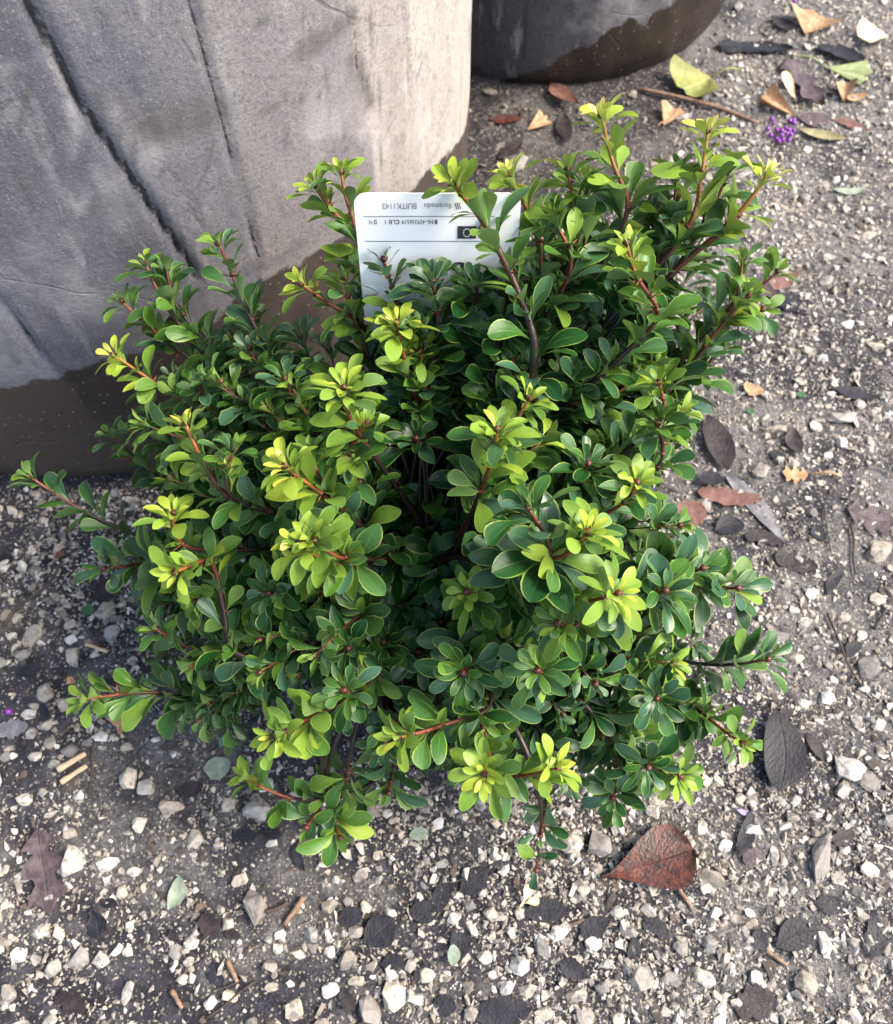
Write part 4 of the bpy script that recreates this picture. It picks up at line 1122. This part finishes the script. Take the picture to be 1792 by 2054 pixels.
KEY = [  # pixels from tip down the visible stem; yellowness; options
 ([(1207,232),(1222,300),(1240,370),(1262,430)], 1.25, dict(h=.345)),  # tallest young tips: sun on them painted in as extra cream yellow
 ([(1420,262),(1412,330),(1396,410),(1375,470)], 1.2, dict(h=.345)),
 ([(1540,350),(1500,410),(1425,488),(1355,540)], 1.28, dict(h=.33, rad=.0017)),
 ([(1140,340),(1150,420),(1165,470)], .85, dict(h=.325)),
 ([(1180,360),(1170,430),(1175,500)], .75, dict(h=.32)),
 ([(1300,420),(1310,470),(1320,540)], .5, dict(h=.31)),
 ([(1360,340),(1350,420),(1340,500)], .5, dict(h=.325)),
 ([(1465,330),(1440,400),(1400,470)], .6, dict(h=.32)),
 ([(1022,352),(1048,400),(1072,462),(1085,520)], 1.05, dict(h=.325)),
 ([(908,368),(935,402),(968,438),(1000,500),(1035,570),(1062,650),(1075,715)], 1.0, dict(h=.345, rad=.0017)),
 ([(632,372),(668,425),(720,478),(775,530),(825,580)], .85, dict(h=.31, rad=.0019)),
 ([(685,345),(690,400),(715,460)], .8, dict(h=.315)),
 ([(800,455),(790,500),(800,550)], .12, dict(h=.27)),
 ([(1258,488),(1268,540),(1300,600),(1325,640)], .9, dict(h=.325, tipn=12)),
 ([(1502,592),(1460,640),(1415,690),(1390,730)], .65, dict(h=.265, size=1.05)),
 ([(1490,520),(1480,590),(1440,650)], .55, dict(h=.27, dens=.8)),
 ([(605,570),(640,595),(690,630),(745,668)], .85, dict(h=.285)),
 ([(692,560),(700,610),(720,660)], .6, dict(h=.28)),
 ([(797,648),(800,672),(812,720)], 1.0, dict(h=.285, tipn=14)),
 ([(842,705),(850,725),(855,770)], .8, dict(h=.265)),
 ([(438,488),(458,530),(485,600),(530,690)], .5, dict(h=.27)),
 ([(292,530),(318,590),(360,650),(430,730)], .62, dict(h=.25, rad=.0016)),
 ([(335,540),(345,600),(390,660)], .45, dict(h=.25)),
 ([(245,605),(285,645),(340,690),(420,750)], .5, dict(h=.24)),
 ([(228,712),(270,740),(320,775),(385,815)], 1.12, dict(h=.235)),
 ([(690,778),(692,800),(700,840)], .80, dict(h=.285, tipn=18, size=1.15)),
 ([(735,850),(705,880),(700,930)], .6, dict(h=.26)),
 ([(372,850),(395,905),(430,965),(470,1010)], 1.0, dict(h=.25, rad=.0018)),
 ([(470,900),(455,950),(460,1000)], .45, dict(h=.255)),
 ([(572,935),(600,960),(640,985)], 1.08, dict(h=.272, tipn=14, size=1.1)),
 ([(620,905),(640,950),(660,1000)], .5, dict(h=.265, size=1.1)),
 ([(998,862),(992,888),(985,930)], .75, dict(h=.28, tipn=14, size=1.1)),
 ([(1062,800),(1035,845),(1010,890)], .85, dict(h=.275)),
 ([(892,605),(888,630),(890,680)], .12, dict(h=.275, tipn=13, size=1.2)),
 ([(835,880),(838,895),(850,930)], .12, dict(h=.225, tipn=14, size=1.25)),
 ([(1322,768),(1328,800),(1330,850)], .62, dict(h=.275, tipn=14, size=1.05)),
 ([(1320,850),(1325,880),(1325,940)], .35, dict(h=.262)),
 ([(1278,968),(1272,980),(1255,1010)], .75, dict(h=.255, tipn=12)),
 ([(1178,1068),(1160,1100),(1125,1120)], .85, dict(h=.285, tipn=15, size=1.2)),
 ([(1060,1020),(1085,1060),(1110,1110)], .22, dict(h=.29, tipn=12, size=1.35)),
 ([(1240,1190),(1210,1195),(1175,1210)], .82, dict(h=.265, tipn=12)),
 ([(1120,1250),(1140,1265),(1170,1240)], .5, dict(h=.25)),
 ([(938,1188),(948,1195),(975,1210)], .62, dict(h=.225, tipn=12)),
 ([(632,1085),(655,1105),(680,1120)], .72, dict(h=.27, tipn=15, size=1.15)),
 ([(600,1090),(625,1110),(660,1130)], 1.0, dict(h=.268)),
 ([(352,1148),(388,1132),(425,1115),(440,1180),(455,1250),(475,1320)], .88, dict(h=.225, rad=.0016)),
 ([(348,1030),(345,1060),(370,1100)], .9, dict(h=.225)),
 ([(58,955),(125,1000),(205,1045),(285,1078),(340,1100)], .5, dict(h=.16, dens=.8, size=1.1)),
 ([(222,872),(262,905),(305,950)], .4, dict(h=.17, dens=.8)),
 ([(312,1262),(350,1280),(400,1310)], .45, dict(h=.17, dens=.8)),
 ([(172,1402),(225,1395),(295,1388),(380,1392),(460,1390)], .62, dict(h=.145, size=1.1)),
 ([(548,1478),(585,1462),(640,1430),(700,1400)], .85, dict(h=.195, size=1.05)),
 ([(492,1560),(545,1590),(610,1606),(690,1598),(748,1572),(775,1520)], .75, dict(h=.11, dens=.8, leafy=.8)),
 ([(800,1480),(850,1468),(915,1445),(990,1412)], .85, dict(h=.195, size=1.15)),
 ([(972,1552),(982,1558),(985,1520)], .85, dict(h=.185, tipn=15, size=1.05)),
 ([(1118,1540),(1080,1552),(1035,1560),(990,1540)], .98, dict(h=.18, size=1.05)),
 ([(1078,1345),(1088,1358),(1090,1340)], .38, dict(h=.225, tipn=13)),
 ([(1335,1185),(1320,1188),(1290,1200)], .25, dict(h=.215, tipn=10, size=1.4)),
 ([(1540,1322),(1480,1334),(1390,1330)], .30, dict(h=.15, tipn=6, size=1.5, leafy=.25)),
 ([(1490,1490),(1455,1470),(1410,1430),(1365,1398)], .7, dict(h=.145)),
 ([(1365,1558),(1340,1548),(1300,1535)], .65, dict(h=.125, tipn=11)),
 ([(1300,1540),(1290,1520),(1270,1490)], .15, dict(h=.135, tipn=11, size=1.15)),
 ([(1085,1675),(1086,1655),(1100,1600),(1090,1560)], .12, dict(h=.07, dens=.8, leafy=.18, tipn=4)),
 ([(1440,700),(1425,730),(1390,760)], .15, dict(h=.225, size=1.35, tipn=6)),
 ([(1130,765),(1135,780),(1140,820)], .12, dict(h=.255, tipn=13, size=1.15)),
 ([(1318,1400),(1322,1392),(1310,1370)], .12, dict(h=.165, tipn=13, size=1.1)),
 ([(690,1385),(700,1395),(730,1390)], .42, dict(h=.19, tipn=10)),
 ([(660,1590),(690,1600)], .6, dict(h=.10, tipn=5, leafy=.2)),
 ([(682,1680),(668,1640),(655,1606)], .55, dict(h=.085, tipn=2, size=1.5, leafy=.1)),
 ([(780,1590),(785,1550),(800,1500)], .5, dict(h=.11, tipn=2, size=1.4, leafy=.1)),
 ([(615,1660),(630,1630),(650,1606)], .5, dict(h=.09, tipn=2, size=1.2, leafy=.1)),
 ([(700,1300),(705,1290),(740,1280)], .1, dict(h=.18, tipn=12, size=1.2)),
 ([(540,1190),(560,1190),(600,1180)], .15, dict(h=.2, tipn=12, size=1.15)),
 ([(570,760),(580,790),(610,830)], .15, dict(h=.245, tipn=11, size=1.15)),
 ([(500,700),(520,740),(560,790)], .18, dict(h=.235, tipn=10, size=1.15)),
 ([(1180,930),(1170,950),(1140,980)], .2, dict(h=.25, tipn=12, size=1.2)),
 ([(1410,1140),(1370,1155),(1310,1170)], .3, dict(h=.20, tipn=8, size=1.4)),
 ([(960,700),(965,720),(970,760)], .15, dict(h=.255, tipn=12, size=1.1)),
 ([(930,1350),(935,1340),(950,1320)], .25, dict(h=.2, tipn=9, size=1.25)),
 ([(868,566),(872,595),(880,650)], .15, dict(h=.295, tipn=13, size=1.2)),
 ([(958,574),(955,600),(945,650)], .12, dict(h=.29, tipn=12, size=1.2)),
 ([(1022,568),(1015,605),(1000,680)], .2, dict(h=.29, tipn=11, size=1.15)),
 ([(770,520),(780,560),(800,620)], .25, dict(h=.295, tipn=9, size=1.05)),
 ([(1085,480),(1085,520),(1080,580)], .3, dict(h=.31, tipn=9, size=1.15)),
 ([(1560,545),(1510,590),(1450,640)], .55, dict(h=.255, tipn=7, size=1.15, dens=.8)),
 ([(1530,620),(1490,620),(1440,660)], .5, dict(h=.25, tipn=7, size=1.1, dens=.8)),
 ([(1110,430),(1125,480),(1150,540)], .75, dict(h=.32, tipn=9, size=1.1)),
 ([(210,1140),(260,1135),(330,1130)], .2, dict(h=.17, tipn=5, size=1.5, leafy=.4)),
 ([(1480,1180),(1440,1180),(1380,1175)], .25, dict(h=.19, tipn=6, size=1.5, leafy=.3)),
 ([(1230,1600),(1240,1580),(1240,1540)], .2, dict(h=.11, tipn=10, size=1.15)),
 ([(1076,1745),(1078,1720),(1086,1675)], .12, dict(h=.058, tipn=2, size=1.2, leafy=.05)),
 ([(800,985),(806,995),(812,1009)], 0.0, dict(h=0.167, tipn=11, size=1.15, leafy=.15)), ([(885,1010),(891,1020),(897,1034)], 0.0, dict(h=0.162, tipn=10, size=1.15, leafy=.15)), ([(830,1075),(836,1085),(842,1099)], 0.0, dict(h=0.152, tipn=11, size=1.15, leafy=.15)), ([(905,1110),(911,1120),(917,1134)], 0.0, dict(h=0.157, tipn=10, size=1.15, leafy=.15)), ([(790,1130),(796,1140),(802,1154)], 0.0, dict(h=0.162, tipn=12, size=1.15, leafy=.15)), ([(860,1165),(866,1175),(872,1189)], 0.0, dict(h=0.142, tipn=11, size=1.15, leafy=.15)), ([(800,1215),(806,1225),(812,1239)], 0.0, dict(h=0.152, tipn=12, size=1.15, leafy=.15)), ([(885,1250),(891,1260),(897,1274)], 0.0, dict(h=0.152, tipn=11, size=1.15, leafy=.15)), ([(840,1310),(846,1320),(852,1334)], 0.0, dict(h=0.157, tipn=12, size=1.15, leafy=.15)), ([(770,1290),(776,1300),(782,1314)], 0.0, dict(h=0.162, tipn=10, size=1.15, leafy=.15)), ([(840,940),(846,950),(852,964)], 0.0, dict(h=0.177, tipn=10, size=1.15, leafy=.15)),
 ([(400,780),(410,800),(450,850)], .2, dict(h=.225, tipn=10, size=1.1)),
]
BASE = Vector((PX, PY, PH - .012))
for pts, yel, o in KEY:
    o = dict(o)
    if math.hypot(pts[1][0] - pts[0][0], pts[1][1] - pts[0][1]) < 34 and pts[0][1] > 570 and o.get('tipn', 12) > 8:
        o['rosette'] = True; o['tipn'] = o.get('tipn', 12) + 4
    h0 = o.pop('h', None) or rule_h(*pts[0])
    P = [at(pts[0][0], pts[0][1], h0)]
    h = h0
    for a, b in zip(pts[:-1], pts[1:]):
        dpx = math.hypot(b[0] - a[0], b[1] - a[1]) * depth(P[-1]) / FPX
        h = max(.05, h - max(.25 * dpx, .006) - .35 * dpx)
        P.append(at(b[0], b[1], h))
    last = P[-1]
    root = BASE + Vector((random.uniform(-.025, .025), random.uniform(-.025, .025), 0))
    if last.z > .10:
        flat = Vector((last.x - root.x, last.y - root.y, 0)) * .55
        P.append(root + flat + Vector((0, 0, (last.z - root.z) * .55)))
    else:
        P.append(Vector((root.x + (last.x - root.x) * .75, root.y + (last.y - root.y) * .75, max(PH + .02, last.z + .05))))
    P.append(root)
    shoot(P, yel, **o)
NKEY = len(shoots)

# inner growth: many shorter, darker shoots that fill the body of the bush
BODY = [(285,960),(250,880),(330,700),(440,640),(560,640),(680,680),(760,640),(850,600),(960,580),(1060,500),(1130,400),(1250,400),(1380,420),(1440,520),(1450,640),(1400,800),
        (1370,1000),(1400,1120),(1440,1300),(1440,1460),(1350,1560),(1240,1580),(1050,1580),(900,1560),(740,1500),(560,1480),(430,1490),(330,1440),(300,1200)]
def inside(x, y, poly):
    c = False
    for (x0, y0), (x1, y1) in zip(poly, poly[1:] + poly[:1]):
        if (y0 > y) != (y1 > y) and x < (x1 - x0) * (y - y0) / (y1 - y0) + x0: c = not c
    return c
cnt = 0
while cnt < 350:
    px, py = random.uniform(240, 1460), random.uniform(390, 1600)
    if not inside(px, py, BODY): continue
    if py < 720 and random.random() < .35: continue
    if ((px - 845) / 100) ** 2 + ((py - 1110) / 260) ** 2 < 1: continue                 # the dark gap in its middle
    if 690 < px < 1060 and 370 < py < 580: continue
    h = rule_h(px, py) - (random.uniform(.006, .02) if cnt < 50 else random.uniform(.03, .11))
    gap = ((px - 845) / 210) ** 2 + ((py - 1110) / 380) ** 2
    if gap < 1: h -= .07 * (1 - gap)
    h = max(.07, h)
    tip = at(px, py, h)
    root = BASE + Vector((random.uniform(-.03, .03), random.uniform(-.03, .03), 0))
    d = Vector((tip.x - root.x, tip.y - root.y, 0))
    k1, k2 = random.uniform(.62, .85), random.uniform(.3, .5)
    P = [tip, root + d * k1 + Vector((0, 0, max(.01, (h - root.z) * random.uniform(.7, .9)))), root + d * k2 + Vector((0, 0, max(.02, (h - root.z) * .5))), root]
    shoot(P, (random.choice((.3, .42, .55, .75)) if cnt < 50 else random.choice((0, 0, .05, .1, .2))), leafy=.42, size=random.uniform(.95, 1.22), rad=.0008, filler=True, tipn=9)
    cnt += 1

# --- stems
def stem_mesh(sh):
    V, F, A = [], [], []
    if sh['filler']:
        q_ = list(range(0, len(sh['path']), 4)) + [len(sh['path']) - 1]
        v, f, t = tube([sh['path'][k] for k in q_], [sh['radii'][k] for k in q_], 4)
    else: v, f, t = tube(sh['path'], sh['radii'], 6)
    n = len(sh['path'])
    V += v; F += f; A += [sh['age'][min(n - 1, int(round(x * (n - 1))))] for x in t]
    for p, d, ln, ag in (sh['thorns'] if not sh['filler'] else [q for q in sh['thorns'] if q[2] == 0]):
        s1 = d.cross(UP)
        if s1.length < 1e-3: continue
        s1.normalize()
        for k in (0, 1, -1) if ln > 0 else ():                           # three-pronged spines
            e = (d + s1 * .9 * k).normalized() * ln * (1 if k == 0 else .7)
            v, f, t = tube([p, p + e * .5, p + e], [.00042, .00028, .00008], 4, len(V))
            V += v; F += f; A += [.9 if ag > .3 else .6] * len(v)
        v, f, t = tube([p - d * .001, p + d * .0009, p + d * .0021], [.0015, .0021, .0007] if ln == 0 else [.0013, .0016, .0005], 6, len(V), wob=.5)   # bud scales
        V += v; F += f; A += [.35] * len(v)
    return V, F, A
off_ = Vector(bush.location)
branch = []
for sh in shoots[:NKEY]:
    V, F, A = stem_mesh(sh)
    o = link('branch', mesh_from('branch', [x - off_ for x in V], F, M_STEM, attrs=dict(age=A)), bush)
    branch.append(o)
V, F, A = [], [], []
for sh in shoots[NKEY:]:
    v, f, a = stem_mesh(sh)
    F += [tuple(k + len(V) for k in q) for q in f]; V += v; A += a
tag(link('inner_twigs', mesh_from('inner_twigs', [x - off_ for x in V], F, M_STEM, attrs=dict(age=A)), bush), kind='stuff')

# --- leaves: pick the 300 that show largest, the rest is one mass
allV = []
for (sh, v, age, r, m) in leaves:
    P = LV[v][0]
    allV.append(P @ m[:3, :3].T + m[:3, 3])
nv = len(LV[0][0])
bigV = np.concatenate(allV)
bigF = (LF[None] + (np.arange(len(leaves)) * nv)[:, None, None]).reshape(-1, 4)
bvh = BVHTree.FromPolygons([tuple(x) for x in bigV.tolist()], [tuple(x) for x in bigF.tolist()])
nf = len(LF); eye = Vector((0, 0, CAM_H))
score = []
for i, P in enumerate(allV):
    if leaves[i][0] >= NKEY: continue
    c = P.mean(0); z = depth(c)
    q = P.reshape(len(TS), 5, 3)
    area = 0
    A2 = np.array([project(p) for p in q[[0, 4, 6, 10]][:, [0, 2, 4]].reshape(-1, 3)])
    e1, e2 = A2[4] - A2[10], A2[6] - A2[8]
    area = abs((q.shape[0] > 0) * ((A2[10] - A2[1])[0] * (A2[8] - A2[6])[1] - (A2[10] - A2[1])[1] * (A2[8] - A2[6])[0]))
    seen = 0
    for (a, b) in ((3, 2), (5, 1), (5, 3), (6, 2), (8, 2)):
        p = Vector(q[a, b]); d = p - eye
        hit = bvh.ray_cast(eye, d.normalized(), d.length + .01)
        if hit[0] is not None and hit[2] // nf == i: seen += 1
    if seen: score.append((area * seen, i))
score.sort(reverse=True)
chosen = [i for _, i in score[:300]]
cset = set(chosen)
cache = {}
for i in chosen:
    sh, v, age, r, m = leaves[i]
    aq = round(age * 8) / 8; rq = round(r * 3) / 3
    key = (v, aq, rq)
    if key not in cache:
        cache[key] = mesh_from('leaf', LV[v][0], LF, M_LEAF, uv=LV[v][1], attrs=dict(age=np.full(nv, aq), rnd=np.full(nv, rq)))
    mm = Matrix([list(x) for x in m])
    link('leaf', cache[key], branch[sh], Matrix.Translation(-off_) @ mm)
rest = [i for i in range(len(leaves)) if i not in cset]
ROWS = [0, 2, 4, 6, 8, 10]                                               # the hidden inner leaves need fewer faces
pick_ = np.concatenate([np.arange(r * 5, r * 5 + 5) for r in ROWS])
LFC = np.array([tuple(reversed(f)) for f in grid_faces(len(ROWS), 5)])
RV, RF, RU, RA, RR_, o_ = [], [], [], [], [], 0
for i in rest:
    inner = leaves[i][0] >= NKEY
    P, U_, Fc = (allV[i][pick_], LV[leaves[i][1]][1][pick_], LFC) if inner else (allV[i], LV[leaves[i][1]][1], LF)
    RV.append(P); RU.append(U_); RF.append(Fc + o_); o_ += len(P)
    RA.append(np.full(len(P), leaves[i][2])); RR_.append(np.full(len(P), leaves[i][3]))
RV = np.concatenate(RV) - np.array(off_); RF = np.concatenate(RF); RU = np.concatenate(RU); RA = np.concatenate(RA); RR_ = np.concatenate(RR_)
tag(link('foliage', mesh_from('foliage', RV, RF, M_LEAF, uv=RU, attrs=dict(age=RA, rnd=RR_)), bush), kind='stuff')
print('leaves', len(leaves), 'shown', len(score))

# a different leaf that fell into the bush
p = at(775, 815, .225)
V, F, uv = blade('torn', .030, .020, .05, .08, .01, seed=77)
V, F, uv = blade('ovate', .030, .019, .05, .08, .01, seed=77)
o = link('fallen_leaf', mesh_from('fallen_leaf', V, F, LM['sage'], uv=uv))
o.matrix_world = Matrix.Translation(p) @ Matrix.Rotation(math.radians(80), 4, 'Z') @ Matrix.Rotation(-.5, 4, 'Y')
tag(o, 'dull grey-green leaf caught among the dark inner leaves of the bush', 'leaf')
